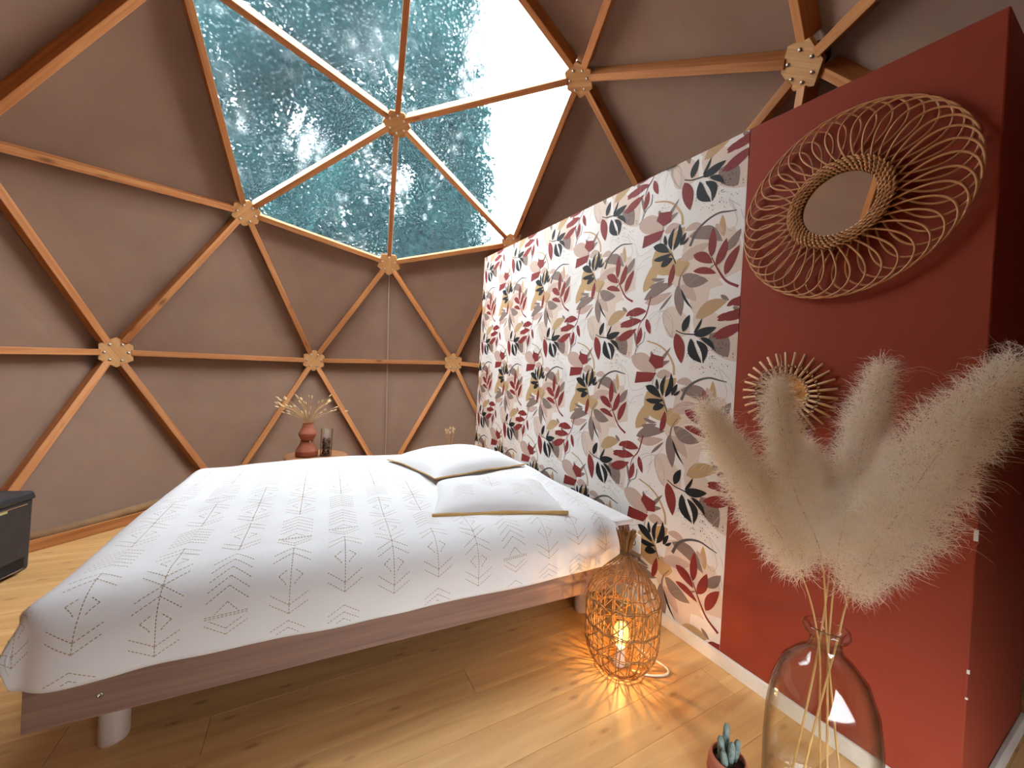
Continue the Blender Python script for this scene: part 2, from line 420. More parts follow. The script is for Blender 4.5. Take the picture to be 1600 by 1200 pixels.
MOTIF = [
    ('l', 'B', -0.027, 0.211, 0.179, -0.054, 0.55, 0.1),
    ('l', 'B', -0.193, 0.176, -0.048, 0.089, 0.8, 0),
    ('l', 'B', -0.105, -0.184, 0.183, -0.408, 0.75, 0.0),
    ('l', 'B', -0.045, -0.408, 0.127, -0.577, 0.5, 0.1),
    ('l', 'W', -0.042, -0.058, 0.153, -0.204, 0.6, 0),
    ('l', 'W', 0.07, -0.482, 0.172, -0.518, 0.5, 0),
    ('l', 'B', -0.21, 0.218, -0.107, 0.144, 0.8, 0),
    ('l', 'B', -0.029, 0.326, 0.052, 0.128, 0.5, -0.1),
    ('l', 'B', 0.02, 0.208, 0.162, -0.014, 0.5, -0.1),
    ('l', 'B', -0.193, 0.464, 0.004, 0.242, 0.5, 0.1),
    ('l', 'W', -0.553, 0.312, -0.403, 0.173, 0.6, 0),
    ('l', 'W', -0.034, -0.048, 0.068, -0.131, 0.6, 0),
    ('l', 'M', -0.167, -0.326, -0.069, -0.322, 0.95, 0),
    ('l', 'M', -0.349, -0.409, -0.271, -0.25, 0.42, -0.1),
    ('l', 'M', -0.288, -0.202, -0.166, -0.348, 0.7, 0),
    ('l', 'M', -0.192, -0.2, -0.109, -0.128, 0.6, 0),
    ('l', 'P', -0.412, -0.011, -0.235, -0.095, 0.5, 0.05),
    ('l', 'P', -0.129, -0.29, 0.029, -0.248, 0.36, 0),
    ('l', 'P', -0.108, -0.146, -0.003, -0.167, 0.35, 0.2),
    ('l', 'P', -0.232, -0.116, -0.133, -0.113, 0.5, 0.1),
    ('l', 'T', 0.054, 0.078, 0.144, -0.032, 0.62, 0.12),
    ('l', 'T', -0.082, -0.184, 0.089, -0.258, 0.34, 0.25),
    ('l', 'T', 0.098, -0.308, 0.17, -0.228, 0.4, -0.1),
    ('l', 'T', -0.11, -0.368, 0.032, -0.424, 0.42, -0.15),
    ('l', 'T', -0.343, 0.296, -0.159, 0.348, 0.3, 0.12),
    ('l', 'P', -0.337, 0.279, -0.166, 0.307, 0.28, -0.1),
    ('l', 'T', -0.134, 0.333, -0.103, 0.176, 0.34, 0),
    ('l', 'P', -0.127, 0.33, -0.024, 0.239, 0.4, 0.1),
    ('l', 'T', -0.237, 0.222, -0.161, 0.295, 0.16, 0),
    ('l', 'T', -0.312, -0.39, -0.21, -0.37, 0.28, -0.1),
    ('l', 'T', -0.301, -0.346, -0.21, -0.362, 0.2, -0.1),
    ('l', 'T', 0.02, -0.378, 0.065, -0.349, 0.15, 0),
    ('l', 'T', 0.094, 0.247, 0.135, 0.217, 0.35, 0),
    ('l', 'T', -0.4, 0.134, -0.37, 0.032, 0.18, 0),
    ('l', 'T', -0.442, 0.217, -0.404, 0.189, 0.4, 0),
    ('l', 'M', 0.094, -0.239, 0.081, -0.136, 0.3, 0.05),
    ('l', 'M', -0.024, 0.158, 0.131, 0.22, 0.4, 0.12),
    ('l', 'P', 0.051, -0.169, 0.086, -0.218, 0.4, 0),
    ('l', 'R', -0.127, 0.096, -0.086, -0.056, 0.38, 0.05),
    ('l', 'R', 0.083, 0.149, 0.174, 0.142, 0.3, 0.1),
    ('l', 'R', 0.066, 0.059, 0.184, 0.111, 0.22, 0.05),
    ('l', 'R', 0.125, 0.193, 0.192, 0.222, 0.36, 0.05),
    ('l', 'R', 0.085, 0.134, 0.192, 0.163, 0.3, 0.05),
    ('l', 'R', -0.318, 0.191, -0.286, 0.104, 0.34, -0.05),
    ('l', 'R', -0.481, 0.165, -0.351, 0.185, 0.34, 0.1),
    ('l', 'R', -0.513, 0.083, -0.383, 0.144, 0.27, -0.05),
    ('l', 'R', -0.374, 0.053, -0.352, 0.149, 0.36, -0.05),
    ('l', 'R', -0.454, 0.232, -0.321, 0.231, 0.36, 0.08),
    ('l', 'R', 0.04, -0.316, 0.041, -0.18, 0.28, 0),
    ('l', 'R', 0.066, -0.362, 0.107, -0.25, 0.36, -0.08),
    ('l', 'R', 0.109, -0.413, 0.167, -0.297, 0.34, 0.08),
    ('l', 'R', -0.053, -0.282, 0.047, -0.346, 0.4, 0.1),
    ('l', 'R', -0.05, -0.36, 0.069, -0.398, 0.26, 0.1),
    ('l', 'R', -0.185, -0.406, -0.164, -0.295, 0.3, -0.05),
    ('l', 'T', -0.237, -0.074, -0.15, 0.028, 0.16, 0),
    ('l', 'T', -0.237, -0.075, -0.152, -0.041, 0.28, 0.05),
    ('l', 'T', -0.242, -0.071, -0.275, 0.015, 0.32, 0),
    ('l', 'K', -0.087, 0.099, -0.055, 0.179, 0.44, 0.05),
    ('l', 'K', -0.028, 0.087, 0.012, 0.155, 0.2, -0.1),
    ('l', 'K', -0.029, 0.08, 0.085, 0.104, 0.36, -0.05),
    ('l', 'K', -0.043, 0.064, 0.021, -0.055, 0.33, -0.25),
    ('l', 'K', -0.012, 0.052, 0.027, -0.057, 0.3, 0.35),
    ('l', 'K', 0.008, 0.063, 0.083, 0.002, 0.26, 0.15),
    ('l', 'K', -0.297, -0.173, -0.195, -0.23, 0.38, 0.1),
    ('l', 'K', -0.292, -0.247, -0.175, -0.241, 0.24, -0.1),
    ('l', 'K', -0.242, -0.293, -0.169, -0.268, 0.5, 0.1),
    ('l', 'K', -0.181, -0.224, -0.169, -0.112, 0.22, 0.25),
    ('l', 'K', -0.17, -0.227, -0.14, -0.103, 0.26, -0.2),
    ('l', 'K', -0.213, -0.19, -0.227, -0.132, 0.35, 0.1),
    ('l', 'K', -0.13, -0.216, -0.101, -0.157, 0.35, 0.05),
    ('l', 'K', -0.12, -0.215, -0.082, -0.187, 0.3, -0.1),
    ('l', 'K', -0.111, 0.313, -0.039, 0.202, 0.09, -0.1),
    ('p', 'R', [(-0.366, -0.096), (-0.231, -0.102), (-0.261, -0.147), (-0.376, -0.16)]),
    ('p', 'R', [(-0.271, -0.001), (-0.192, -0.021), (-0.191, -0.073), (-0.239, -0.083), (-0.286, -0.038)]),
    ('s', 'K', [(-0.128, 0.11), (-0.085, 0.09), (-0.027, 0.081)], 0.0043, 0.0055),
    ('s', 'K', [(-0.201, -0.224), (-0.172, -0.258), (-0.151, -0.299)], 0.0031, 0.0049),
    ('s', 'H', [(-0.075, -0.234), (-0.046, -0.176), (0.002, -0.14), (0.061, -0.124), (0.113, -0.134), (0.146, -0.141)], 0.016, 0.0043),
    ('s', 'R', [(0.042, -0.319), (0.074, -0.38), (0.116, -0.441), (0.172, -0.477)], 0.0049, 0.0123),
    ('s', 'T', [(-0.087, -0.325), (-0.12, -0.375), (-0.127, -0.443)], 0.0049, 0.0123),
    ('s', 'M', [(-0.307, 0.069), (-0.234, 0.045), (-0.177, 0.006), (-0.133, -0.058), (-0.124, -0.113)], 0.0062, 0.0136),
    ('s', 'R', [(-0.385, 0.001), (-0.367, 0.154), (-0.323, 0.214), (-0.295, 0.307)], 0.0025, 0.0074),
    ('s', 'T', [(-0.24, -0.07), (-0.245, -0.112), (-0.255, -0.167)], 0.0037, 0.0037),
    ('s', 'K', [(-0.388, 0.001), (-0.364, 0.047), (-0.331, 0.068), (-0.323, 0.12)], 0.0025, 0.0037),
    ('s', 'L', [(-0.303, 0.197), (-0.255, 0.219), (-0.203, 0.209), (-0.146, 0.14), (-0.15, 0.08)], 0.0012, 0.0012),
    ('s', 'L', [(-0.229, 0.214), (-0.234, 0.159), (-0.248, 0.114)], 0.0012, 0.0012),
    ('s', 'L', [(-0.203, 0.206), (-0.199, 0.151), (-0.15, 0.076)], 0.0012, 0.0012),
    ('s', 'L', [(-0.305, 0.163), (-0.262, 0.203), (-0.193, 0.216), (-0.148, 0.162), (-0.143, 0.078)], 0.0015, 0.0015),
    ('s', 'L', [(-0.258, 0.144), (-0.221, 0.184), (-0.163, 0.261)], 0.0012, 0.0015),
    ('s', 'L', [(-0.209, 0.204), (-0.196, 0.138), (-0.142, 0.074)], 0.0012, 0.0012),
    ('s', 'L', [(-0.43, -0.115), (-0.394, -0.196), (-0.326, -0.191), (-0.29, -0.171)], 0.0012, 0.0012),
    ('s', 'L', [(-0.407, -0.294), (-0.371, -0.24), (-0.305, -0.219)], 0.0012, 0.0012),
    ('s', 'L', [(-0.423, -0.211), (-0.403, -0.271), (-0.35, -0.261)], 0.0012, 0.0012),
    ('s', 'L', [(0.091, -0.183), (0.13, -0.227), (0.152, -0.18), (0.11, -0.085), (0.161, -0.129)], 0.0012, 0.0015),
    ('s', 'L', [(-0.022, 0.157), (0.049, 0.185), (0.093, 0.216), (0.13, 0.218)], 0.0018, 0.0018),
    ('s', 'L', [(-0.019, 0.167), (0.02, 0.214), (0.086, 0.22), (0.13, 0.219)], 0.0015, 0.0015),
    ('s', 'L', [(-0.067, -0.424), (-0.017, -0.394), (0.04, -0.419)], 0.0012, 0.0012),
]
KEYS = list(DOME)
def az(k): return 0 if k == 'apex' else int(k[1:])
def adj(a, b):
    if a == b: return False
    if 'apex' in (a, b):
        o = b if a == 'apex' else a
        return o[0] == 'a' and o != 'apex'
    x, y = sorted((a, b))
    d = abs((az(x) - az(y) + 180) % 360 - 180)
    return {'aa': d == 72, 'ab': d == 0, 'ac': d == 36, 'bc': d == 36, 'bd': d == 18, 'cd': d == 18, 'dd': d == 36,
            'de': d == 18, 'df': d == 18, 'ef': d == 36}.get(x[0] + y[0], False)
VP = {k: V(p) for k, p in DOME.items()}
VP['d126'] = V((2.05, -2.28, 1.30))               # the dome swells out here around the box and the entrance
VP['f144'] = V((1.15, -2.50, 0.0))
VP['e108'] = V((2.52, -1.42, 0.0))
for k in VP:
    if k != 'apex' and k[0] in 'ef':
        VP[k].z = 0.035
CEN = V((0, 0, 1.25))
OUT = {k: CEN + (p - CEN) * (1 + 0.095 / (p - CEN).length) for k, p in VP.items()}
for k in OUT:
    if k != 'apex' and k[0] in 'ef':
        q = VP[k]; h = V((q.x, q.y, 0)).normalized()
        OUT[k] = V((q.x, q.y, 0.0)) + h * 0.075
TRIS = []
for i, a in enumerate(KEYS):
    for j in range(i + 1, len(KEYS)):
        if adj(a, KEYS[j]):
            for k in range(j + 1, len(KEYS)):
                if adj(a, KEYS[k]) and adj(KEYS[j], KEYS[k]):
                    TRIS.append((a, KEYS[j], KEYS[k]))
WINDOW = [t for t in TRIS if 'a0' in t]
FILL_TRIS = [t for t in TRIS if 'e180' in t and 'f144' in t]         # low clear pane added behind the camera as daylight fill for the bed front

# ---- floor of pine planks
floor = MB()
ring = [k for k in KEYS if k != 'apex' and k[0] in 'ef']
ring.sort(key=az)
fl_pts = [(OUT[k].x * 1.02, OUT[k].y * 1.02) for k in ring]
n = len(fl_pts)
floor.add([(x, y, -0.06) for x, y in fl_pts] + [(x, y, -0.021) for x, y in fl_pts],
          [tuple(range(n - 1, -1, -1)), tuple(range(n, 2 * n))] + [(i, (i + 1) % n, n + (i + 1) % n, n + i) for i in range(n)])
fo = tag(floor.build('floor', M['deck']), 'knotty pale pine plank floor of the dome', 'floor', kind='structure')
def xspan(y):
    xs = []
    for i in range(n):
        (x0, y0), (x1, y1) = fl_pts[i], fl_pts[(i + 1) % n]
        if (y0 - y) * (y1 - y) < 0:
            xs.append(x0 + (x1 - x0) * (y - y0) / (y1 - y0))
    return (min(xs), max(xs)) if len(xs) >= 2 else None
rng = random.Random(4)
PW, TILT = 0.142, radians(-2.0)
y = -2.2
while y < 2.15:
    sp = xspan(y + PW / 2)
    if sp:
        cuts = [sp[0], sp[1]]
        if sp[1] - sp[0] > 2.4:
            cuts = [sp[0], rng.uniform(sp[0] + 0.8, sp[1] - 0.8), sp[1]]
        for a, b in zip(cuts[:-1], cuts[1:]):
            h = (b - a) / 2 - 0.0006
            w = PW / 2 - 0.0003
            MB().box(-h, h, -w, w, -0.021, 0).build('plank', M['plank'], fo, loc=((a + b) / 2, y + PW / 2, 0), bevel=0.0007)
    y += PW

# ---- canvas dome
dome = empty('wall_dome', (0, 0, 0))
tag(dome, 'brown canvas geodesic dome on a larch strut frame', 'dome wall', kind='structure')
cv = MB()
for t in TRIS:
    if t in WINDOW or t in FILL_TRIS: continue
    A, B, C = (OUT[k] for k in t)
    nrm = (B - A).cross(C - A).normalized()
    if nrm.dot(A - CEN) < 0: nrm = -nrm
    S = 6
    idx = {}
    vs, fs = [], []
    for i in range(S + 1):
        for j in range(S + 1 - i):
            u_, v_ = i / S, j / S
            w_ = 1 - u_ - v_
            p = A * w_ + B * u_ + C * v_ + nrm * (0.5 * u_ * v_ * w_)
            idx[i, j] = len(vs); vs.append(p)
    for i in range(S):
        for j in range(S - i):
            fs.append((idx[i, j], idx[i + 1, j], idx[i, j + 1]))
            if i + j < S - 1:
                fs.append((idx[i + 1, j], idx[i + 1, j + 1], idx[i, j + 1]))
    cv.add(vs, fs)
cv.build('canvas_cover', M['canvas'], dome, smooth=False)
mb = MB()
mid = (OUT['d342'] + OUT['d18']) / 2
mb.tube([OUT['b0'].lerp(mid, t) - V((0, 0.012, 0)) for t in (0.08, 0.5, 1.0)] + [mid.lerp(OUT['f0'], t) - V((0, 0.012, 0)) for t in (0.3, 0.6, 0.95)], 0.007, 6)
mb.build('welded_seam', M['seam'], dome)
for i in range(len(ring)):
    a, b = OUT[ring[i]], OUT[ring[(i + 1) % len(ring)]]
    a2, b2 = (V((p.x, p.y, 0)) * 0.985 for p in (a, b))
    mb = MB()
    mb.tube([a2.lerp(b2, t) + V((0, 0, 0.085 + 0.012 * sin(t * 9 + i))) for t in [k / 8 for k in range(9)]], 0.032, 8)
    mb.build('canvas_hem_roll', M['hem'], dome, smooth=True)

def strut(a, b, wd=0.045, dp=0.088, trim=0.088):
    A, B = VP[a], VP[b]
    x = (B - A).normalized()
    mid = (A + B) / 2
    z = (mid - CEN)
    if a[0] in 'ef' and b[0] in 'ef' and 'apex' not in (a, b):
        z = V((mid.x, mid.y, 0)); wd, dp = 0.07, 0.06
    z = (z - x * z.dot(x)).normalized()
    y_ = z.cross(x)
    L = (B - A).length
    mb = MB().box(-L / 2 + trim, L / 2 - trim, -wd / 2, wd / 2, 0.0, dp)
    o = mb.build('strut', M['strut'], dome, bevel=0.003)
    o.matrix_world = Matrix.Translation(mid) @ Matrix((x, y_, z)).transposed().to_4x4()
    return o
for i, a in enumerate(KEYS):
    for b in KEYS[i + 1:]:
        if adj(a, b):
            base = a != 'apex' and b != 'apex' and a[0] in 'ef' and b[0] in 'ef'
            strut(a, b, trim=0.01 if base else 0.088)

bolt_me = MB().lathe([(0.0085, 0), (0.0085, 0.006), (0.005, 0.009), (0.0, 0.0095)], 10).mesh('bolt', M['bolt'], True)
SEEN = {'a0', 'a72', 'b0', 'c36', 'c108', 'c324', 'd18', 'd306', 'd342', 'a288', 'b288'}
for k in KEYS:
    if k != 'apex' and k[0] in 'ef': continue
    P = VP[k]
    z = (CEN - P).normalized()                     # towards the room
    nb = [q for q in KEYS if adj(k, q)]
    x = VP[nb[0]] - P
    x = (x - z * x.dot(z)).normalized()
    y_ = z.cross(x)
    ang = []
    for q in nb:
        d = VP[q] - P
        ang.append(math.atan2(d.dot(y_), d.dot(x)))
    ang.sort()
    R_ = 0.098
    off = sum(((ang[i] - 2 * pi * i / len(ang) + pi) % (2 * pi)) - pi for i in range(len(ang))) / len(ang)
    reg = [off + 2 * pi * i / len(ang) for i in range(len(ang))]
    pts = []
    for i in range(len(ang)):                      # flats face the struts, corners lie between them
        a0 = reg[i]; a1 = a0 + 2 * pi / len(ang)
        h = (a1 - a0) / 2
        r_ = R_ / max(cos(h), 0.5)
        pts.append((r_ * cos(a0 + h), r_ * sin(a0 + h)))
    N = len(pts)
    mb = MB()
    mb.add([(px, py, 0.0) for px, py in pts] + [(px, py, 0.02) for px, py in pts],
           [tuple(range(N - 1, -1, -1)), tuple(range(N, 2 * N))] + [(i, (i + 1) % N, N + (i + 1) % N, N + i) for i in range(N)])
    pl = mb.build('hub_plate', M['plate'], dome, bevel=0.002)
    pl.matrix_world = Matrix.Translation(P) @ Matrix((x, y_, z)).transposed().to_4x4()
    MB().lathe([(0.055, -0.088), (0.055, -0.0005)], 12).build('hub_core', M['core'], pl)
    if k in SEEN:
        for a in ang:
            link('bolt', bolt_me, pl, (0.068 * cos(a), 0.068 * sin(a), 0.02))

# ---- clear skylight panes, and the added fill pane
win = empty('window_1', (0, 0, 0))
tag(win, 'rain-covered clear hexagonal skylight of six triangular panes', 'skylight', kind='structure')
fill_win = empty('added_fill_pane', (0, 0, 0))
tag(fill_win, 'added clear triangular pane low behind the camera, for daylight fill', 'window', kind='structure')
for t in WINDOW + FILL_TRIS:
    A, B, C = (OUT[k] for k in t)
    c = (A + B + C) / 3
    nrm = (B - A).cross(C - A).normalized()
    if nrm.dot(c - CEN) < 0: nrm = -nrm
    a_, b_, c_ = (p - c for p in (A, B, C))
    mb = MB().add([a_, b_, c_], [(0, 1, 2)])
    mb.build('pane', M['film'], win if t in WINDOW else fill_win, loc=c)

# ---- partition wall (bathroom box), red paint and wallpaper
XW = 1.288
Y0, Y1 = -1.755, 1.65
def top(y): return 2.288 + (0.0626 if y > -1.07 else 0.075) * (y + 1.07)
wall = MB()
def prism(mb, outline, z0, ztop):
    N = len(outline)
    mb.add([(x, y, z0) for x, y in outline] + [(x, y, ztop(y)) for x, y in outline],
           [tuple(range(N - 1, -1, -1)), tuple(range(N, 2 * N))] + [(i, (i + 1) % N, N + (i + 1) % N, N + i) for i in range(N)])
prism(wall, [(XW, Y1), (XW, -1.07), (XW, Y0), (XW + 0.74, Y0), (XW + 0.74, Y0 + 0.1), (XW + 0.1, Y0 + 0.1), (XW + 0.1, Y1)], 0.0, top)
wo = tag(wall.build('wall_right', M['red'], bevel=0.004), 'terracotta red partition wall with leafy wallpaper on its far part', 'wall', kind='structure')
chips = MB().box(XW - 0.0012, XW + 0.004, Y0 - 0.002, Y0 + 0.006, 0.80, 0.83).box(XW - 0.0012, XW + 0.003, Y0 - 0.002, Y0 + 0.003, 0.44, 0.45).box(XW - 0.0012, XW + 0.003, Y0 - 0.002, Y0 + 0.003, 0.37, 0.375)
chips.build('chipped_paint', M['white_paint'], wo)
sb = MB().box(XW - 0.014, XW - 0.0005, Y0 - 0.014, Y1, 0.0, 0.058)
sb.box(XW, XW + 0.74, Y0 - 0.014, Y0 - 0.0005, 0.0, 0.058)
tag(sb.build('baseboard_right', M['white_paint'], bevel=0.003), 'white skirting board along the foot of the partition', 'baseboard', kind='structure')

# wallpaper: s runs to the right along the wall (s = -y), each strip carries its own print
INKS = 'BWMPTHRKL'
def leaf_poly(x0, y0, x1, y1, w, bend):
    dx, dy = x1 - x0, y1 - y0
    L = sqrt(dx * dx + dy * dy)
    tx, ty = dx / L, dy / L
    nx, ny = -ty, tx
    up_, lo = [], []
    N = 9
    for i in range(N + 1):
        t = i / N
        hw = 0.5 * w * L * (sin(pi * t ** 0.85) ** 0.8 if 0 < t < 1 else 0)
        c = bend * L * sin(pi * t) * 0.6
        up_.append((x0 + tx * t * L + nx * (c + hw), y0 + ty * t * L + ny * (c + hw)))
        lo.append((x0 + tx * t * L + nx * (c - hw), y0 + ty * t * L + ny * (c - hw)))
    return up_ + lo[-2:0:-1]
def stroke_poly(pts, w0, w1):
    P = bez([(a, b, 0) for a, b in pts], 5)
    up_, lo = [], []
    for i, p in enumerate(P):
        a, b = P[max(i - 1, 0)], P[min(i + 1, len(P) - 1)]
        t = (b - a).normalized()
        w = (w0 + (w1 - w0) * i / (len(P) - 1)) / 2
        up_.append((p.x - t.y * w, p.y + t.x * w)); lo.append((p.x + t.y * w, p.y - t.x * w))
    return up_ + lo[::-1]
def circ(x, y, r, n=6):
    return [(x + r * cos(2 * pi * k / n), y + r * sin(2 * pi * k / n)) for k in range(n)]
SHAPES = []
for e in MOTIF:
    if e[0] == 'l': SHAPES.append((e[1], leaf_poly(*e[2:])))
    elif e[0] == 'p': SHAPES.append((e[1], list(e[2])))
    else: SHAPES.append((e[1], stroke_poly(e[2], max(e[3], 0.0016), max(e[4], 0.0016))))
rng = random.Random(9)
for _ in range(120):                                # speckled patch beside the black leaves
    a, r = rng.uniform(0, 2 * pi), 0.115 * sqrt(rng.random())
    x, y = 0.055 + r * cos(a), -0.02 + 0.8 * r * sin(a)
    SHAPES.append(('K', circ(x, y, rng.uniform(0.0013, 0.0028))))
for _ in range(45):
    SHAPES.append(('K', circ(-0.24 + rng.gauss(0, 0.025), 0.015 + rng.gauss(0, 0.035), rng.uniform(0.001, 0.002))))
SHAPES.sort(key=lambda s: INKS.index(s[0]))
def clip(poly, a, b, c):                            # keep a*x + b*y <= c
    out_ = []
    for i in range(len(poly)):
        p, q = poly[i], poly[(i + 1) % len(poly)]
        dp, dq = a * p[0] + b * p[1] - c, a * q[0] + b * q[1] - c
        if dp <= 0: out_.append(p)
        if (dp < 0 < dq) or (dq < 0 < dp):
            t = dp / (dp - dq)
            out_.append((p[0] + (q[0] - p[0]) * t, p[1] + (q[1] - p[1]) * t))
    return out_
AY, AZ, HP, VPER = -0.900, 2.097, 0.595, 0.747
S_END = 1.082
for i in range(5):
    s1 = S_END - i * HP
    s0 = max(s1 - HP, -Y1)
    if i == 0: s0 = 0.487
    else: s1 = 0.487 - (i - 1) * HP; s0 = max(s1 - HP, -Y1)
    g = 0.0004
    zt0, zt1 = top(-s0) - 0.004, top(-s1) - 0.004
    strip = MB()
    XO = XW - 0.0008
    strip.add([(XO, -s0, 0.05), (XO, -s1 + g, 0.05), (XO, -s1 + g, zt1), (XO, -s0, zt0),
               (XW + 0.001, -s0, 0.05), (XW + 0.001, -s1 + g, 0.05), (XW + 0.001, -s1 + g, zt1), (XW + 0.001, -s0, zt0)],
              [(0, 1, 2, 3), (4, 7, 6, 5), (0, 4, 5, 1), (1, 5, 6, 2), (2, 6, 7, 3), (3, 7, 4, 0)])
    so = strip.build('wallpaper_strip', M['paper'], wo)
    pr = MB()
    layer = 0
    for col in range(-1, 7):
        for row in range(-1, 4):
            cx_, cz_ = -AY - col * HP, AZ + 0.030 * col - row * VPER
            if cx_ + 0.6 < s0 or cx_ - 0.6 > s1: continue
            for n_, (ink, poly) in enumerate(SHAPES):
                p = [(cx_ + a, cz_ + b) for a, b in poly]
                if max(q[0] for q in p) < s0 or min(q[0] for q in p) > s1: continue
                for (a, b, c) in ((-1, 0, -s0), (1, 0, s1 - g), (0, -1, -0.05)):
                    p = clip(p, a, b, c)
                    if len(p) < 3: break
                if len(p) < 3: continue
                k = (zt1 - zt0) / (s1 - s0)
                p = clip(p, -k, 1, zt0 - k * s0)
                if len(p) < 3: continue
                d = XO - 0.0002 - 0.00002 * n_
                pr.add([(d, -a, b) for a, b in p], [tuple(range(len(p)))], INKS.index(ink))
    tag(pr.build('leaf_print', [M['print_' + k] for k in INKS], so), kind='stuff')

# ---- outside: ground and trees
gd = MB().lathe([(0.0, -0.30), (26.0, -0.30)], 48)
tag(gd.build('ground', M['grass']), 'grassy ground outside the dome', 'ground', kind='structure')
def tree(name, label, blobs, trunk, seed, per=4200):
    r = random.Random(seed)
    t = empty(name, (trunk[0], trunk[1], -0.3))
    tag(t, label, 'tree', 'trees above the dome')
    O = V((trunk[0], trunk[1], -0.3))
    cz = sum(b[2] for b in blobs) / len(blobs)
    tb = MB().tube([(0, 0, 0), (0.05, 0.1, cz * 0.4), (-0.1, 0.1, cz * 0.8), (0, 0, cz + 1.0)], [0.28, 0.22, 0.16, 0.06], 8)
    for b in blobs:
        c = V(b[:3]) - O
        tb.tube([(0, 0.05, min(cz * 0.6, c.z * 0.75)), V((c.x * 0.5, c.y * 0.5, c.z * 0.85)), c], [0.1, 0.06, 0.02], 6)
    tb.build('trunk', M['bark'], t, smooth=True)
    lv = MB()
    for (bx, by, bz, br) in blobs:
        c = V((bx, by, bz)) - O
        for _ in range(int(per * max(br / 1.5, 0.25) ** 2)):
            d = V((r.gauss(0, 1), r.gauss(0, 1), r.gauss(0, 1))).normalized()
            rad = br * r.random() ** 0.45 * (0.82 + 0.36 * noise.noise(d * 2.2 + V((bx, by, bz))))
            p = c + d * rad
            a = V((r.gauss(0, 1), r.gauss(0, 1), r.gauss(0, 0.6))).normalized()
            b_ = a.cross(V((r.gauss(0, 1), r.gauss(0, 1), r.gauss(0, 1)))).normalized()
            s = r.uniform(0.05, 0.10)
            lv.add([p - a * s, p + b_ * s * 0.55, p + a * s, p - b_ * s * 0.55], [(0, 1, 2, 3)])
    tag(lv.build('crown', M['leaf'], t), kind='stuff')
    return t
BL = [(-2.17, 8.75, 8.44, 1.38), (-2.59, 9.57, 11.31, 2.31), (0.40, 7.92, 9.34, 1.85), (-0.26, 8.88, 12.68, 2.92),
      (1.90, 5.94, 7.98, 1.44), (1.92, 5.96, 10.31, 1.64), (1.98, 5.89, 6.27, 1.16), (2.16, 6.00, 4.94, 1.05),
      (0.75, 7.23, 4.73, 1.47), (1.09, 6.83, 6.47, 1.15), (-0.63, 8.44, 4.96, 1.08), (-2.36, 9.18, 6.88, 0.60),
      (-1.43, 8.91, 8.00, 0.92), (-0.65, 8.49, 8.66, 1.23), (-2.2, 8.9, 5.6, 1.0), (-1.3, 8.9, 5.9, 0.9), (-0.5, 8.5, 6.3, 0.8), (-2.9, 9.2, 7.6, 0.9), (0.2, 8.0, 5.9, 0.9), (0.1, 8.1, 7.4, 1.0), (2.62, 5.7, 5.4, 0.75), (2.55, 5.75, 4.3, 0.85), (2.5, 5.6, 6.6, 0.6), (-1.9, 8.9, 6.7, 0.55), (-1.5, 8.8, 7.2, 0.5), (1.62, 6.74, 3.90, 1.32), (-0.43, 8.31, 3.44, 1.85),
      (2.38, 6.21, 3.63, 1.02), (-0.10, 8.17, 6.92, 0.38), (-1.24, 8.79, 6.70, 0.34)]
tree('leafy_tree', 'tall leafy tree filling the left half of the skylight', [b for b in BL if b[0] < 0.6], (-1.6, 11.0), 3)
tree('leafy_tree', 'nearer leafy tree whose edge meets white sky in the skylight', [b for b in BL if b[0] >= 0.6], (1.9, 7.4), 5)
# ================================================================== THINGS
# ---- bed frame, mattress, duvet, pillows (bed coordinates: u along the bed to the wall, v across it)
BO, BR = V((-0.922, -0.601, 0.0)), radians(-2.33)
bed = tag(empty('bed_frame', BO, BR), 'low walnut laminate double bed frame on short round legs', 'bed')
MB().box(0, 2.13, 0, 0.028, 0.18, 0.302).build('side_rail', M['laminate'], bed, bevel=0.003)
MB().box(0, 2.13, 1.402, 1.43, 0.18, 0.302).build('side_rail', M['laminate'], bed, bevel=0.003)
o = MB().box(0, 1.37, -0.013, 0.013, -0.061, 0.061).build('foot_rail', M['laminate'], bed, loc=(0.016, 0.03, 0.241), rz=pi / 2, bevel=0.003)
o = MB().box(0, 1.37, -0.013, 0.013, -0.061, 0.061).build('head_rail', M['laminate'], bed, loc=(2.115, 0.03, 0.241), rz=pi / 2, bevel=0.003)
for i in range(12):
    MB().box(-0.04, 0.04, 0.03, 1.40, 0.222, 0.238).build('slat', M['stool'], bed, loc=(0.12 + i * 0.172, 0, 0))
leg_me = MB().lathe([(0.033, 0), (0.036, 0.006), (0.036, 0.222)], 24).mesh('leg', M['leg'], True)
for x, y in ((0.13, 0.145), (1.9, 0.145), (0.13, 1.285), (1.9, 1.285)):
    link('leg', leg_me, bed, (x, y, 0))
screw_me = MB().lathe([(0.007, 0), (0.007, 0.002), (0.003, 0.0025), (0.003, 0.0005), (0, 0.0005)], 12).mesh('screw', M['steel'], True)
o = link('screw', screw_me, bed, (0.148, -0.0, 0.24)); o.rotation_euler = (pi / 2, 0, 0)

mat_ = tag(empty('mattress', BO, BR), 'mattress with mauve brown sides seen at the head of the bed', 'mattress')
MB().box(0.04, 2.115, 0.035, 1.395, 0.24, 0.466).build('mattress_body', M['mattress'], mat_, bevel=0.03)
MB().box(0.034, 2.122, 0.029, 1.401, 0.458, 0.492).build('fitted_sheet', M['sheet'], mat_, bevel=0.018)

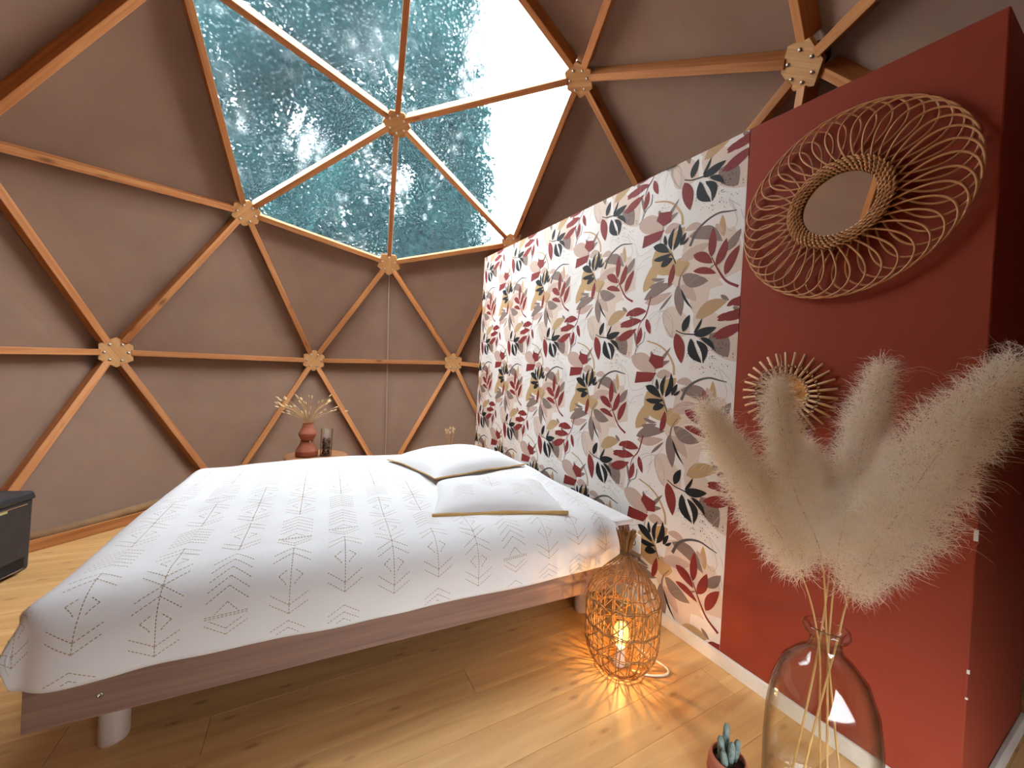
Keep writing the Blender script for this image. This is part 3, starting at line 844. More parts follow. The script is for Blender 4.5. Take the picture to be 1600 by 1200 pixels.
def sstep(x):
    x = min(max(x, 0.0), 1.0)
    return x * x * (3 - 2 * x)
def drape(s, a, r):
    """cloth coordinate s running outwards past an edge at a: returns (position, drop)"""
    d = a + r - s
    if d <= 0: return s, 0.0
    an = d / r
    if an < pi / 2: return a + r - r * sin(an), r * (1 - cos(an))
    return a, r + (d - r * pi / 2)
U_A, V_A, V_B, RR = -0.045, -0.024, 1.455, 0.12
P0_, P1_, Q0_, Q1_ = -0.225, 1.985, -0.205, 1.62
def duvet(p, q):
    x, dx = drape(p, U_A, RR)
    if q < 0.7: y, dy = drape(q, V_A, RR)
    else:
        y, dy = drape(-q, -V_B, RR); y = -y
    dh = 0.035 * sstep((p - 1.93) / 0.055)
    rc = 0.13
    if x < U_A + rc:
        for yc, sg in ((V_A + rc, -1), (V_B - rc, 1)):
            if (y - yc) * sg > 0:
                w = V((x - (U_A + rc), y - yc))
                if w.length > rc:
                    w = w * (rc / w.length)
                    x, y = U_A + rc + w.x, yc + w.y
    t = 0.535 + 0.055 * sstep(y / 0.9) * (0.35 + 0.65 * sstep(x / 0.55)) - 0.010 * sstep((x - 1.1) / 0.9) * (1 - sstep(y / 0.5))
    drop = max((dx ** 4 + dy ** 4) ** 0.25, dh)
    nz = noise.noise(V((x * 2.3, y * 2.6, 1.7))) * 0.010 + noise.noise(V((x * 6, y * 7, 4.2))) * 0.004
    z = t - drop + nz
    if drop > 0.06:                                  # soft folds on the hanging sides
        k = min((drop - 0.06) / 0.12, 1.0)
        wy = dy * dy / (dx * dx + dy * dy + 1e-9)
        if y < 0.7: y -= wy * k * (0.010 * sin(x * 9.0 + 0.8) + 0.012 * noise.noise(V((x * 5, z * 2, 0.3))) + 0.006)
        else: y += wy * k * 0.010 * sin(x * 9.0)
        x -= (1 - wy) * k * (0.006 * sin(y * 8.0) + 0.008 * noise.noise(V((y * 5, z * 2, 0.9))))
        k2 = sin(pi * min(drop / 0.27, 1.0)) * sstep((min(dx, dy) - 0.02) / 0.10)   # the corner bellies out
        x -= 0.030 * k2; y -= 0.018 * k2 * (1 if y < 0.7 else -1)
    return V((x, y, max(z, 0.304)))
def on_cloth(f, p, q, e=0.004, off=0.0012):
    c = f(p, q)
    n_ = (f(p + e, q) - f(p - e, q)).cross(f(p, q + e) - f(p, q - e))
    n_ = n_.normalized() if n_.length > 1e-12 else V((0, 0, 1))
    return c + n_ * off, n_
NU, NV = 150, 130
mb = MB()
vs = [duvet(P0_ + (P1_ - P0_) * i / NU, Q0_ + (Q1_ - Q0_) * j / NV) for i in range(NU + 1) for j in range(NV + 1)]
mb.add(vs, [(i * (NV + 1) + j, (i + 1) * (NV + 1) + j, (i + 1) * (NV + 1) + j + 1, i * (NV + 1) + j + 1) for i in range(NU) for j in range(NV)])
dv = tag(empty('duvet', BO, BR), 'white duvet with gold dashed tree and chevron print draped over the bed', 'duvet')
ob = mb.build('duvet_cover', M['duvet'], dv, smooth=True)
sol = ob.modifiers.new('thickness', 'SOLIDIFY'); sol.thickness = 0.012; sol.offset = -1

def motif_tree(h=0.22, w=0.054):
    L = [((0, -h / 2), (0, h / 2))]
    for s in (-1, 1):
        for y in (h / 2, h / 2 - 0.028): L.append(((0, y), (s * w, y - 0.036)))
        for y in (-h / 2, -h / 2 + 0.028): L.append(((0, y), (s * w, y + 0.036)))
        L += [((s * 0.034, 0.004), (s * 0.012, 0.022)), ((s * 0.034, 0.004), (s * 0.018, -0.012)), ((s * 0.012, -0.022), (s * 0.018, -0.012))]
    return L
def motif_double(w=0.054):
    a = motif_tree(0.19, w)
    return [((x0, y0 + 0.095), (x1, y1 + 0.095)) for (x0, y0), (x1, y1) in a] + [((x0, y0 - 0.095), (x1, y1 - 0.095)) for (x0, y0), (x1, y1) in a]
def motif_chevron(n_=5, w=0.054):
    L = []
    for i in range(n_):
        y = 0.12 - i * 0.028
        for s in (-1, 1): L.append(((0, y), (s * w, y - 0.042)))
    for s in (-1, 1):
        L += [((0, -0.035), (s * 0.03, -0.065)), ((0, -0.13), (s * w, -0.095)), ((0, -0.112), (s * w * 0.8, -0.083))]
    L += [((-w, -0.072), (w, -0.066)), ((-w, -0.078), (w, -0.072))]
    return L
def motif_zig(n_=6, w=0.05):
    return [((0, 0.07 - i * 0.022), (s * w, 0.07 - i * 0.022 - 0.03)) for i in range(n_) for s in (-1, 1)]
def dashes(mb, f, lines, cp, cq, box, dash=0.0066, gap=0.0034, wd=0.0024, off=0.0012):
    for (x0, y0), (x1, y1) in lines:
        a, b = V((cp + x0, cq + y0)), V((cp + x1, cq + y1))
        L = (b - a).length
        t = (b - a) / L
        nrm = V((-t.y, t.x)) * wd / 2
        s = 0.0
        while s < L:
            e = min(s + dash, L)
            q = [a + t * s - nrm, a + t * e - nrm, a + t * e + nrm, a + t * s + nrm]
            if all(box[0] < c.x < box[1] and box[2] < c.y < box[3] for c in q):
                mb.add([on_cloth(f, c.x, c.y, off=off)[0] for c in q], [(0, 1, 2, 3)])
            s = e + gap
pr = MB()
rng = random.Random(12)
kinds = [(motif_double(), 0.40), (motif_chevron(), 0.27), (motif_tree(), 0.245), (motif_zig(), 0.16)]
col_seq = [[0, 2, 3, 0, 1, 2], [2, 3, 0, 1, 2, 0], [0, 3, 2, 1, 0, 2], [1, 2, 0, 3, 1, 2], [3, 2, 1, 0, 2, 3], [2, 1, 3, 0, 2, 1]]
col_start = [-0.15, -0.13, -0.19, -0.16, -0.30, -0.10]
for c in range(14):
    cp = -0.06 + c * 0.163
    q = col_start[c % 6] + (0.02 if c >= 6 else 0)
    if c % 2 == 1:                                   # a part of a roof stack cut by the hem
        dashes(pr, duvet, motif_zig(4), cp, q - 0.10, (P0_ + 0.02, P1_ - 0.02, Q0_ + 0.012, Q1_))
    for k in col_seq[c % 6] * 2:
        lines, h = kinds[k]
        dashes(pr, duvet, lines, cp, q + h / 2, (P0_ + 0.02, P1_ - 0.06, Q0_ + 0.012, Q1_ - 0.2))
        q += h
        if q > Q1_: break
tag(pr.build('dashed_print', M['gold'], dv), kind='stuff')

def pillow(loc, rz, w, d, T, label, trims, tilt=0.0):
    P = tag(empty('pillow', BO, BR), label, 'pillow', 'pillows on the bed')
    Rz = Matrix.Rotation(rz, 4, 'Z') @ Matrix.Rotation(tilt, 4, 'X')
    C = V(loc)
    def surf(x, y, s=1):
        cx_ = x * (1 - 0.07 * (1 - y * y) * abs(x)) * w / 2
        cy_ = y * (1 - 0.07 * (1 - x * x) * abs(y)) * d / 2
        h = max((1 - abs(x) ** 3) * (1 - abs(y) ** 3), 0) ** 0.6
        z = s * T / 2 * h * (1.3 if s > 0 else 0.3) + 0.006 * noise.noise(V((x * 3 + loc[0] * 5, y * 3, s))) * h
        return C + Rz.to_3x3() @ V((cx_, cy_, z))
    N = 28
    mb = MB()
    for s in (1, -1):
        vs = [surf(-1 + 2 * i / N, -1 + 2 * j / N, s) for i in range(N + 1) for j in range(N + 1)]
        fs = [(i * (N + 1) + j, (i + 1) * (N + 1) + j, (i + 1) * (N + 1) + j + 1, i * (N + 1) + j + 1) for i in range(N) for j in range(N)]
        mb.add(vs, fs if s > 0 else [f[::-1] for f in fs])
    mb.build('pillowcase', M['duvet'], P, smooth=True)
    for side, r in trims:
        e = [(-1 + 2 * k / 24, -1) for k in range(25)] if side == 'front' else ([(-1, -1 + 2 * k / 24) for k in range(25)] if side == 'left' else [(1, -1 + 2 * k / 24) for k in range(25)])
        MB().tube([surf(x, y) + V((0, 0, 0.002 * sin(7 * x + 5 * y))) for x, y in e], r, 8).build('mustard_piping', M['mustard'], P, smooth=True)
    f = lambda a, b: surf(a / (w / 2), b / (d / 2))
    pr = MB()
    for i, cx_ in enumerate((-0.18, -0.03, 0.12, 0.24)):
        if cx_ > w / 2 - 0.05: continue
        dashes(pr, f, motif_zig(5) if i % 2 == 0 else motif_tree(0.18), cx_, -d * 0.22 if i % 2 == 0 else 0.02, (-w / 2 + 0.02, w / 2 - 0.02, -d / 2 + 0.02, d / 2 - 0.02))
    tag(pr.build('dashed_print', M['gold'], P), kind='stuff')
    return P
pillow((1.48, 0.375, 0.556), radians(-14), 0.64, 0.46, 0.125, 'front white pillow with broad mustard piping facing the room', [('front', 0.010)], tilt=0.05)
pillow((1.47, 0.985, 0.604), radians(17), 0.70, 0.58, 0.150, 'rear white pillow humped up behind the front pillow', [('left', 0.004), ('front', 0.005)])

# ---- wicker lamp on the floor
LX, LY = 0.885, -0.905
lamp = tag(empty('wicker_lamp', (LX, LY, 0)), 'lit bottle-shaped wicker floor lamp beside the head of the bed', 'lamp')
prof = [(0.078, 0.004), (0.108, 0.03), (0.134, 0.075), (0.145, 0.125), (0.147, 0.2), (0.146, 0.29), (0.130, 0.335), (0.085, 0.395), (0.040, 0.442), (0.019, 0.468), (0.020, 0.482), (0.028, 0.52), (0.043, 0.572)]
PC = bez([(r, 0, z) for r, z in prof], 4)
def rad(z):
    for a, b in zip(PC[:-1], PC[1:]):
        if a.z <= z <= b.z: return a.x + (b.x - a.x) * (z - a.z) / max(b.z - a.z, 1e-6)
    return PC[0].x if z < PC[0].z else PC[-1].x
rng = random.Random(2)
cage = MB()
NR = 40
for i in range(NR):
    a0 = 2 * pi * i / NR
    j1, j2, tw = rng.uniform(-0.03, 0.03), rng.uniform(-0.06, 0.06), rng.uniform(0.9, 1.3)
    zt = rng.uniform(0.545, 0.578)
    pts = []
    for p in PC:
        if p.z > zt: break
        a = a0 + j1 * sin(p.z * 20) + j2 + tw * sstep((p.z - 0.34) / 0.15) * (1 if i % 2 else 0.7)
        pts.append((p.x * cos(a), p.x * sin(a), p.z))
    cage.tube(pts, 0.0021, 5)
tag(cage.build('cage_ribs', M['wicker'], lamp, smooth=True), kind='stuff')
weave = MB()
for z0, z1, k in ((0.012, 0.115, 16), (0.20, 0.30, 14), (0.115, 0.20, 12)):
    for i in range(k):
        for s in (-1, 1):
            a0 = 2 * pi * (i + rng.uniform(-0.2, 0.2)) / k
            pts = [((rad(z0 + (z1 - z0) * t) + 0.003) * cos(a0 + s * t * 0.62), (rad(z0 + (z1 - z0) * t) + 0.003) * sin(a0 + s * t * 0.62), z0 + (z1 - z0) * t) for t in [q / 6 for q in range(7)]]
            weave.tube(pts, 0.002, 5)
tag(weave.build('diagonal_weave', M['wicker'], lamp, smooth=True), kind='stuff')
for z in (0.006, 0.014, 0.112, 0.120, 0.198, 0.204, 0.296, 0.304, 0.338):
    MB().tube([((rad(z) + 0.002) * cos(2 * pi * k / 40), (rad(z) + 0.002) * sin(2 * pi * k / 40), z + 0.004 * sin(k * 1.9)) for k in range(40)], 0.0022, 5, closed=True).build('hoop', M['wicker'], lamp, smooth=True)
MB().tube([(0.0215 * cos(k * 0.5), 0.0215 * sin(k * 0.5), 0.466 + 0.0004 * k) for k in range(48)], 0.0026, 5).build('neck_binding', M['rattan_dark'], lamp, smooth=True)
tuft = MB()
for i in range(46):
    a, r0 = rng.uniform(0, 2 * pi), 0.016 * sqrt(rng.random())
    r1 = r0 * 2.4 + rng.uniform(0, 0.006)
    tuft.tube([(r0 * cos(a), r0 * sin(a), 0.455), (r0 * cos(a + 0.3), r0 * sin(a + 0.3), 0.49), (r1 * cos(a + 0.7), r1 * sin(a + 0.7), rng.uniform(0.545, 0.582))], 0.0021, 5)
tag(tuft.build('stick_tuft', M['wicker'], lamp), kind='stuff')
MB().lathe([(0.0, 0.001), (0.07, 0.001), (0.07, 0.008), (0.0, 0.008)], 24).build('base_disc', M['wicker'], lamp)
MB().lathe([(0.0, 0.008), (0.024, 0.008), (0.024, 0.02), (0.019, 0.024), (0.019, 0.078), (0.0, 0.078)], 20).build('socket', M['ceramic'], lamp, smooth=False)
bulb = MB().lathe([(0.014, 0.078), (0.016, 0.09), (0.026, 0.112), (0.031, 0.135), (0.029, 0.158), (0.018, 0.176), (0.0, 0.182)], 20).build('bulb', M['bulb_glass'], lamp, smooth=True)
MB().tube([(0.009 * cos(k * 2.1), 0.009 * sin(k * 2.1), 0.10 + 0.0045 * k) for k in range(12)], 0.0022, 6).build('filament', M['filament'], bulb, smooth=True)
ld = bpy.data.lights.new('bulb_light', 'POINT')
ld.energy, ld.color, ld.shadow_soft_size = 4.5, (1.0, 0.60, 0.26), 0.010
lo_ = bpy.data.objects.new('bulb_light', ld); COL.objects.link(lo_); lo_.parent = lamp; lo_.location = (0, 0, 0.14)
cordp = bez([(0.02, -0.05, 0.006), (0.07, -0.10, 0.006), (0.135, -0.125, 0.006), (0.165, -0.10, 0.006), (0.155, -0.03, 0.006), (0.16, 0.10, 0.006), (0.25, 0.27, 0.006), (0.345, 0.315, 0.02), (0.365, 0.325, 0.14), (0.362, 0.324, 0.30)], 6)
MB().tube(cordp, 0.0042, 8).build('power_cord', M['cord'], lamp, smooth=True)

# ---- wall socket with plug
so = tag(empty('wall_socket', (XW - 0.001, -0.584, 0.33)), 'white wall socket low on the wallpaper behind the lamp', 'socket')
MB().box(-0.011, 0, -0.05, 0.05, -0.05, 0.05).build('cover_plate', M['ceramic'], so, bevel=0.004)
o = MB().lathe([(0.021, 0), (0.021, 0.0015), (0.0, 0.0015)], 24).build('socket_well', M['plug'], so, loc=(-0.0112, 0, 0)); o.rotation_euler = (0, -pi / 2, 0)
pg = tag(MB().lathe([(0.0, 0.0), (0.017, 0.0), (0.017, 0.02), (0.011, 0.03), (0.0, 0.031)], 20).build('power_plug', M['cord'], smooth=False, loc=(XW - 0.0140, -0.584, 0.33)), 'round pale plug pushed into the wall socket', 'plug')
pg.rotation_euler = (0, -pi / 2, 0)

# ---- big rattan loop mirror (local frame: x out of the wall towards the room is negative)
def rosette(name, loc, label, cat):
    return tag(empty(name, loc), label, cat)
mir = rosette('rattan_mirror', (XW - 0.003, -1.413, 1.832), 'large round mirror with a wide frame of overlapping rattan loops', 'mirror')
def wp_(r, a, d): return (-d, -r * cos(a), r * sin(a))
NL = 40
loop = MB()
pts = []
for k in range(48):
    t = 2 * pi * k / 48
    g = (1 - cos(t)) / 2
    r = 0.132 + 0.186 * g
    a = 0.36 * sin(t) * (0.75 + 0.25 * g) + 0.05 * cos(t / 2)
    pts.append(wp_(r, a, 0.022 + 0.008 * sin(t) - 0.004 * g))
lm = loop.tube(pts, 0.0032, 6, closed=True).mesh('rattan_loop', M['rattan'], True)
for i in range(NL):
    o = link('rattan_loop', lm, mir); o.rotation_euler = (2 * pi * i / NL, 0, 0)
rim = MB()
for j in range(5):
    r = 0.110 + j * 0.0088
    n_ = 52
    for k in range(n_):
        a = 2 * pi * (k + 0.5 * (j % 2)) / n_
        rim.tube([wp_(r - 0.0045, a - 0.075, 0.031 + 0.006 * sin(pi * j / 5)), wp_(r, a, 0.036 + 0.006 * sin(pi * j / 5)), wp_(r + 0.0045, a + 0.075, 0.030 + 0.006 * sin(pi * j / 5))], 0.0033, 5)
tag(rim.build('woven_rim', M['rattan'], mir, smooth=True), kind='stuff')
bk = MB().lathe([(0.0, 0.002), (0.148, 0.002), (0.148, 0.030), (0.104, 0.030), (0.104, 0.022), (0.0, 0.022)], 48).build('rim_back', M['rattan_dark'], mir)
bk.rotation_euler = (0, -pi / 2, 0)
gl = MB().lathe([(0.0, 0.0225), (0.112, 0.0225), (0.112, 0.026), (0.0, 0.026)], 64).build('mirror_glass', M['mirror'], mir)
gl.rotation_euler = (0, -pi / 2, 0)

# ---- small sunburst of rattan sticks
sun = rosette('rattan_sunburst', (XW - 0.003, -1.283, 1.172), 'small round sunburst wall decoration of pale rattan sticks', 'wall decoration')
stick = MB().tube([wp_(0.064, 0, 0.012), wp_(0.158, 0, 0.012)], 0.0044, 8).mesh('ray_stick', M['rattan_pale'], True)
for i in range(30):
    o = link('ray_stick', stick, sun); o.rotation_euler = (2 * pi * i / 30 + 0.05, 0, 0)
for r in (0.074, 0.106):
    MB().tube([wp_(r + 0.003 * cos(k * pi), 2 * pi * k / 120, 0.012 + 0.0065 * (1 if (k // 2) % 2 else -1)) for k in range(120)], 0.002, 5, closed=True).build('binding_ring', M['rattan_dark'], sun, smooth=True)
    for i in range(30):
        a = 2 * pi * i / 30 - 0.05
        MB().tube([wp_(r - 0.004, -a - 0.02, 0.0165), wp_(r + 0.004, -a + 0.02, 0.0165)], 0.0022, 5).build('binding_knot', M['rattan_pale'], sun)
cd = MB().lathe([(0.0, 0.003), (0.070, 0.003), (0.070, 0.009), (0.0, 0.009)], 32).build('woven_centre', M['cane'], sun); cd.rotation_euler = (0, -pi / 2, 0)
for dz in (-0.022, -0.030, -0.037):
    MB().tube([(-0.0115, -0.056, dz), (-0.0115, 0.056, dz)], 0.003, 6).build('cross_stick', M['rattan_pale'], sun)
MB().tube([(-0.013, -0.034, 0.008), (-0.013, -0.012, 0.008)], 0.0042, 8).build('peg', M['rattan_pale'], sun)

# ---- glass vase with pampas grass
VX, VY = 0.968, -1.56
outp = [(0.0, 0.0), (0.105, 0.0), (0.120, 0.012), (0.127, 0.06), (0.129, 0.18), (0.126, 0.27), (0.116, 0.35), (0.094, 0.415), (0.064, 0.452), (0.040, 0.472), (0.035, 0.487), (0.036, 0.507), (0.048, 0.516), (0.052, 0.526), (0.050, 0.537), (0.044, 0.540)]
inp = [(0.038, 0.530), (0.032, 0.508), (0.031, 0.487), (0.036, 0.469), (0.061, 0.447), (0.090, 0.411), (0.112, 0.347), (0.122, 0.268), (0.125, 0.18), (0.123, 0.06), (0.112, 0.014), (0.0, 0.010)]
vz = tag(MB().shell(outp + inp, 56).build('glass_vase', M['glass'], smooth=True, loc=(VX, VY, 0)), 'big clear glass bottle vase standing on the floor with pampas grass', 'vase')

PL = {
 'a': ([(0.922, -1.509, 0.676), (0.831, -1.446, 0.85), (0.754, -1.391, 1.006), (0.691, -1.344, 1.126)], [0.062, 0.112, 0.074, 0.022], (-0.020, 0.010), (0.075, 0.02), 9500, 'leftmost pampas plume leaning over the wallpaper'),
 'b': ([(0.899, -1.564, 0.747), (0.821, -1.531, 0.912), (0.775, -1.516, 1.062), (0.741, -1.507, 1.206)], [0.045, 0.07, 0.058, 0.022], (-0.010, -0.006), (0.045, -0.05), 7500, 'upright pampas plume in front of the small sunburst'),
 'c': ([(1.045, -1.530, 0.702), (1.055, -1.500, 0.83), (1.06, -1.47, 0.94), (1.03, -1.445, 1.03)], [0.04, 0.07, 0.07, 0.028], (0.004, 0.014), (-0.03, 0.06), 5500, 'short pampas plume at the back against the red wall'),
 'd': ([(1.029, -1.555, 0.753), (1.072, -1.565, 0.916), (1.109, -1.573, 1.091), (1.142, -1.589, 1.272)], [0.05, 0.10, 0.085, 0.032], (0.012, -0.002), (-0.01, -0.03), 9500, 'pampas plume with a rounded tip rising in the middle'),
 'e': ([(0.986, -1.601, 0.65), (1.006, -1.667, 0.86), (1.013, -1.748, 1.077), (1.019, -1.841, 1.276)], [0.06, 0.150, 0.130, 0.030], (0.010, -0.020), (-0.05, 0.03), 15000, 'largest pampas plume sweeping to the upper right'),
}
for key, (axis, rads, nk, bt, cnt, label) in PL.items():
    r = random.Random(ord(key))
    pg = tag(empty('pampas_grass', (VX, VY, 0.012)), label, 'pampas grass', 'pampas plumes in the glass vase')
    O = V((VX, VY, 0.012))
    A = [V(a) - O for a in axis]
    neck = V((nk[0], nk[1], 0.490))
    path = bez([V((bt[0], bt[1], 0.003)), V((bt[0] * 0.45 + nk[0] * 0.4, bt[1] * 0.45 + nk[1] * 0.4, 0.26)), neck, A[0], A[1], A[2], A[3]], 8)
    MB().tube(path, [0.0032 - 0.0020 * i / len(path) for i in range(len(path))], 6).build('stem', M['stem'], pg, smooth=True)
    ax = bez(A, 16)
    mb = MB()
    N = len(ax) - 1
    rads = [q * 0.80 for q in rads]
    def R_at(t):
        x = t * (len(rads) - 1); i = min(int(x), len(rads) - 2); f = x - i
        return rads[i] + (rads[i + 1] - rads[i]) * f
    for _ in range(cnt):
        while True:
            t = r.random()
            if r.random() < R_at(t) / max(rads): break
        i = min(int(t * N), N - 1)
        p = ax[i].lerp(ax[i + 1], t * N - i)
        tan = (ax[min(i + 1, N)] - ax[max(i - 1, 0)]).normalized()
        d = V((r.gauss(0, 1), r.gauss(0, 1), r.gauss(0, 1)))
        d = (d - tan * d.dot(tan)).normalized()
        lump = 0.85 + 0.45 * noise.noise(p * 24 + d * 1.4)
        R_ = R_at(t) * lump
        s0 = R_ * 0.80 * r.random() ** 0.55
        p0 = p + d * s0 + tan * r.uniform(-0.02, 0.02)
        ln = r.uniform(0.03, 0.068)
        v1 = (tan * r.uniform(0.0, 0.7) + d * r.uniform(0.2, 0.9) + V((r.gauss(0, 0.5), r.gauss(0, 0.5), r.gauss(0, 0.5)))).normalized()
        v2 = (v1 + V((r.gauss(0, 0.7), r.gauss(0, 0.7), r.gauss(0, 0.7) - 0.45))).normalized()
        v3 = (v2 + V((r.gauss(0, 0.7), r.gauss(0, 0.7), r.gauss(0, 0.7) - 0.4))).normalized()
        p1 = p0 + v1 * ln * 0.36
        p2 = p1 + v2 * ln * 0.34
        p3 = p2 + v3 * ln * 0.30
        if max(p0.x, p1.x, p2.x, p3.x) > XW - VX - 0.006: continue
        w = V((r.gauss(0, 1), r.gauss(0, 1), r.gauss(0, 1))).cross(v1).normalized() * 0.00058
        mb.add([p0 - w, p0 + w, p1 + w * 0.9, p1 - w * 0.9, p2 + w * 0.6, p2 - w * 0.6, p3], [(0, 1, 2, 3), (3, 2, 4, 5), (5, 4, 6)])
    for _ in range(cnt // 160):                        # loose wisps past the outline
        t = r.uniform(0.2, 1.0); i = min(int(t * N), N - 1)
        p = ax[i]; tan = (ax[min(i + 1, N)] - ax[max(i - 1, 0)]).normalized()
        d = V((r.gauss(0, 1), r.gauss(0, 1), r.gauss(0, 1))); d = (d - tan * d.dot(tan)).normalized()
        p0 = p + d * R_at(t) * 0.7
        g = r.uniform(0.6, 1.2)
        q = bez([p0, p0 + (tan * 0.6 + d * 0.5) * 0.03 * g, p0 + (tan * 0.9 + d * 1.1) * 0.04 * g + V((0, 0, -0.006)), p0 + (tan * 0.8 + d * 1.6) * 0.045 * g + V((0, 0, -0.018))], 3)
        if max(c.x for c in q) > XW - VX - 0.008: continue
        mb.tube(q, [0.0005 - 0.0004 * i_ / len(q) for i_ in range(len(q))], 3)
    tag(mb.build('plume', M['plume'], pg), kind='stuff')

# ---- potted cactus
cp = tag(empty('potted_cactus', (0.815, -1.405, 0)), 'small grey-green cactus in a round terracotta pot near the vase', 'plant')
MB().shell([(0.0, 0.0), (0.034, 0.0), (0.046, 0.02), (0.0545, 0.055), (0.052, 0.085), (0.046, 0.102), (0.041, 0.102), (0.046, 0.082), (0.0, 0.080)], 32).build('pot', M['terracotta'], cp, smooth=True)
MB().lathe([(0.0, 0.086), (0.044, 0.084), (0.044, 0.0795), (0, 0.0795)], 24).build('soil', M['soil'], cp)
for x, y, h, lx, ly in ((-0.012, 0.012, 0.075, -0.006, 0.004), (0.008, 0.014, 0.098, 0.006, 0.004), (-0.002, -0.006, 0.07, 0.0, -0.004), (0.022, -0.004, 0.062, 0.01, -0.004), (-0.022, -0.004, 0.052, -0.012, 0)):
    prof_ = [(0, 0), (0.3, 0.25), (0.7, 0.7), (0.95, 1.0)]
    MB().tube([(x + lx * t, y + ly * t, 0.083 + h * t) for t in (0, 0.3, 0.6, 0.85, 0.95, 1.0)], [0.0075, 0.0095, 0.0095, 0.0085, 0.006, 0.001], 10).build('cactus_arm', M['cactus'], cp, smooth=True)

# ---- pedal bin
bn = tag(empty('pedal_bin', (-1.752, 0.850, 0), radians(-15)), 'charcoal plastic pedal bin at the left edge by the dome wall', 'bin')
def frustum(mb, x0, y0, x1, y1, z0, z1):
    mb.add([(-x0, -y0, z0), (x0, -y0, z0), (x0, y0, z0), (-x0, y0, z0), (-x1, -y1, z1), (x1, -y1, z1), (x1, y1, z1), (-x1, y1, z1)],
           [(3, 2, 1, 0), (4, 5, 6, 7), (0, 1, 5, 4), (1, 2, 6, 5), (2, 3, 7, 6), (3, 0, 4, 7)])
    return mb
frustum(MB(), 0.105, 0.19, 0.108, 0.198, 0.0, 0.385).build('bin_body', M['black_plastic'], bn, bevel=0.014)
lid = frustum(MB(), 0.116, 0.208, 0.108, 0.198, 0.378, 0.425).build('lid', M['black_plastic'], bn, bevel=0.012)
MB().box(0.1075, 0.1105, -0.16, 0.16, 0.358, 0.363).build('highlight_strip', M['steel'], bn)  # steel strip standing in for the bright highlight line below the lid
MB().box(0.100, 0.1075, -0.165, 0.160, 0.012, 0.075).build('pedal_recess', M['dark_plastic'], bn, bevel=0.003)
MB().box(0.104, 0.128, -0.13, 0.13, 0.022, 0.028).build('pedal', M['steel'], bn, bevel=0.002)
MB().box(0.1078, 0.1092, 0.02, 0.06, 0.345, 0.356).build('sticker', M['sticker'], bn)

# ---- round stool with vase, dried grass and jar of cones
SX, SY, SZ = -0.215, 1.46, 0.462
st = tag(empty('round_stool', (SX, SY, 0)), 'round wooden side stool behind the bed', 'stool')
MB().lathe([(0.0, SZ - 0.032), (0.225, SZ - 0.032), (0.238, SZ - 0.02), (0.238, SZ - 0.008), (0.228, SZ), (0.0, SZ)], 48).build('stool_top', M['stool'], st)
for k in range(3):
    a = 2 * pi * k / 3 + 0.4
    MB().tube([(0.19 * cos(a), 0.19 * sin(a), 0), (0.13 * cos(a), 0.13 * sin(a), SZ - 0.03)], 0.016, 10).build('leg', M['stool'], st, smooth=True)
TVX, TVY = -0.290, 1.44
tv = tag(empty('terracotta_vase', (TVX, TVY, SZ)), 'double-waisted terracotta vase with dried grass on the stool', 'vase')
MB().shell([(0, 0), (0.07, 0.0), (0.082, 0.012), (0.083, 0.046), (0.046, 0.118), (0.044, 0.132), (0.066, 0.175), (0.066, 0.190), (0.045, 0.232), (0.036, 0.262), (0.040, 0.272), (0.034, 0.272), (0.031, 0.262), (0.040, 0.23), (0.058, 0.185), (0.038, 0.13), (0.07, 0.04), (0, 0.01)], 36).build('vase_body', M['terracotta'], tv)
MB().tube([(0.0475 * cos(2 * pi * k / 24), 0.0475 * sin(2 * pi * k / 24), 0.126) for k in range(24)], 0.0028, 5, closed=True).build('neck_cord', M['rattan_dark'], tv, smooth=True)
MB().lathe([(0.0, 0.0), (0.005, 0.0), (0.006, 0.006), (0.004, 0.012), (0.0, 0.013)], 8).build('bead', M['rattan_pale'], tv, loc=(0.02, -0.048, 0.118))
rng = random.Random(21)
tips = []
for i in range(44):
    side = rng.choice((-1, -1, 1, 1, 0))
    x = side * rng.uniform(0.08, 0.21) + rng.gauss(0, 0.03)
    z = 0.272 + rng.uniform(0.05, 0.20) - 0.35 * max(abs(x) - 0.15, 0)
    tips.append((x - 0.005, rng.uniform(-0.08, 0.08), z))
for i, (x, y, z) in enumerate(tips):
    g = tag(empty('dried_grass_stem', (TVX, TVY, SZ + 0.014)), 'thin dried bunny-tail grass stem in the terracotta vase', 'dried grass', 'dried grass in the terracotta vase')
    nx, ny = max(min(x * 0.1, 0.018), -0.018), max(min(y * 0.15, 0.018), -0.018)
    path = bez([(-nx, -ny, 0.0), (nx, ny, 0.25), (nx + (x - nx) * 0.4, ny + (y - ny) * 0.4, 0.25 + (z - 0.25) * 0.62), (x, y, z)], 5)
    MB().tube(path, 0.0011, 4).build('stalk', M['stem'], g)
    d = (path[-1] - path[-2]).normalized()
    e = path[-1]
    MB().tube([e + d * s for s in (-0.002, 0.006, 0.016, 0.025, 0.031)], [0.001, 0.0052, 0.0058, 0.0035, 0.0006], 7).build('seed_head', M['seedhead'], g, smooth=True)

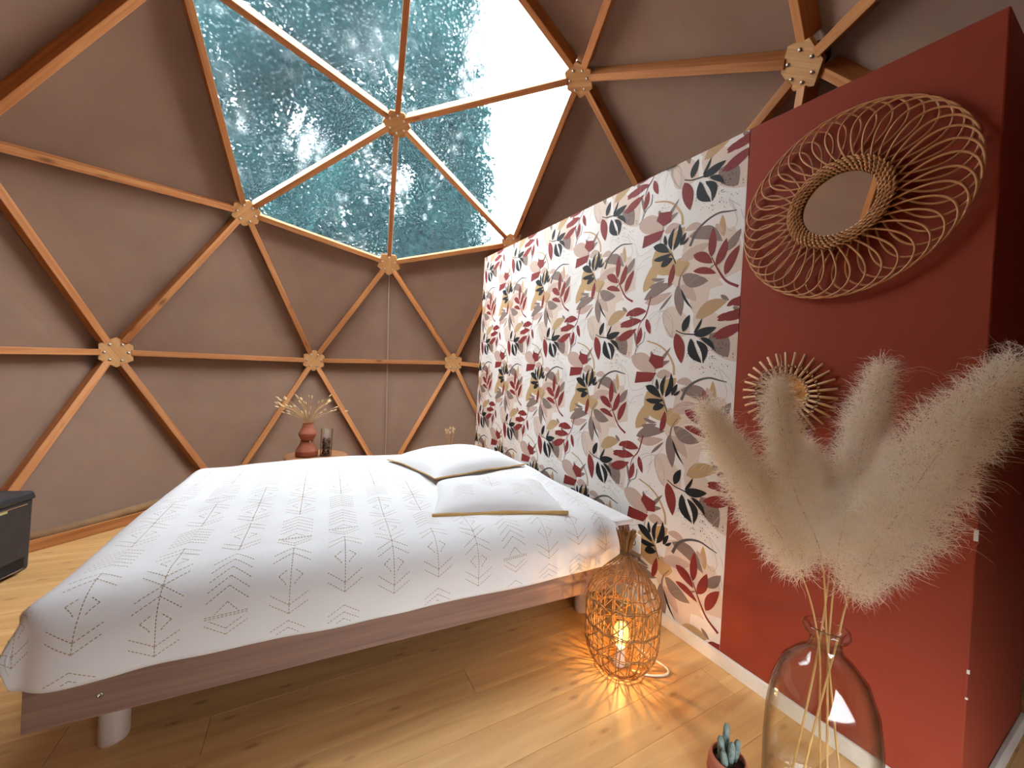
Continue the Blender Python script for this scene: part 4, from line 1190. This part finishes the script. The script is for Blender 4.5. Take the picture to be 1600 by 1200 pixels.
GX, GY = -0.150, 1.42
tag(MB().shell([(0, 0), (0.043, 0), (0.044, 0.004), (0.044, 0.225), (0.0415, 0.225), (0.0415, 0.008), (0, 0.006)], 32).build('glass_cylinder', M['glass'], smooth=False, loc=(GX, GY, SZ)), 'clear glass cylinder filled with brown cones on the stool', 'jar')
cone = MB()
cone.lathe([(0.0, -0.011), (0.010, -0.008), (0.012, 0.0), (0.009, 0.008), (0.0, 0.013)], 10)
for j in range(4):
    for k in range(7):
        a = 2 * pi * (k + 0.5 * (j % 2)) / 7
        z = -0.008 + j * 0.005; r = 0.0125 - 0.001 * j
        cone.add([(r * 0.7 * cos(a - 0.4), r * 0.7 * sin(a - 0.4), z), (r * 0.7 * cos(a + 0.4), r * 0.7 * sin(a + 0.4), z), (r * 1.25 * cos(a), r * 1.25 * sin(a), z + 0.004), (r * 0.7 * cos(a), r * 0.7 * sin(a), z + 0.004)], [(0, 1, 2), (0, 2, 3), (1, 3, 2)])
cone_me = cone.mesh('pinecone', M['pinecone'])
for lv_ in range(6):
    for k in range(4):
        a = 2 * pi * k / 4 + lv_ * 0.75
        o = link('pinecone', cone_me, None, (GX + 0.0215 * cos(a), GY + 0.0215 * sin(a), SZ + 0.0195 + lv_ * 0.0232), a * 3)
        o.rotation_euler = (0.25 * sin(a * 5), 0.25 * cos(lv_ * 3 + k), a * 3)
        tag(o, 'small brown cone inside the glass cylinder on the stool', 'cone', 'cones in the glass cylinder')

# ---- small bunch of dried poppy heads behind the pillows
pb = tag(empty('dried_poppy_bunch', (0.955, 1.50, 0)), 'small bunch of dried poppy heads peeking up behind the rear pillow', 'dried flowers')
rng = random.Random(5)
for i in range(9):
    a = 2 * pi * i / 9
    x, y = 0.05 * cos(a) * rng.uniform(0.5, 1), 0.04 * sin(a)
    z = rng.uniform(0.60, 0.65)
    MB().tube(bez([(x * 0.3, y * 0.3, 0.0), (x * 0.2, y * 0.2, 0.4), (x, y, z)], 5), 0.0016, 5).build('stalk', M['stem'], pb)
    MB().lathe([(0.0, -0.002), (0.006, 0.002), (0.011, 0.012), (0.010, 0.020), (0.004, 0.024), (0.009, 0.027), (0.0, 0.028)], 10).build('poppy_head', M['seedhead'], pb, smooth=True, loc=(x, y, z))
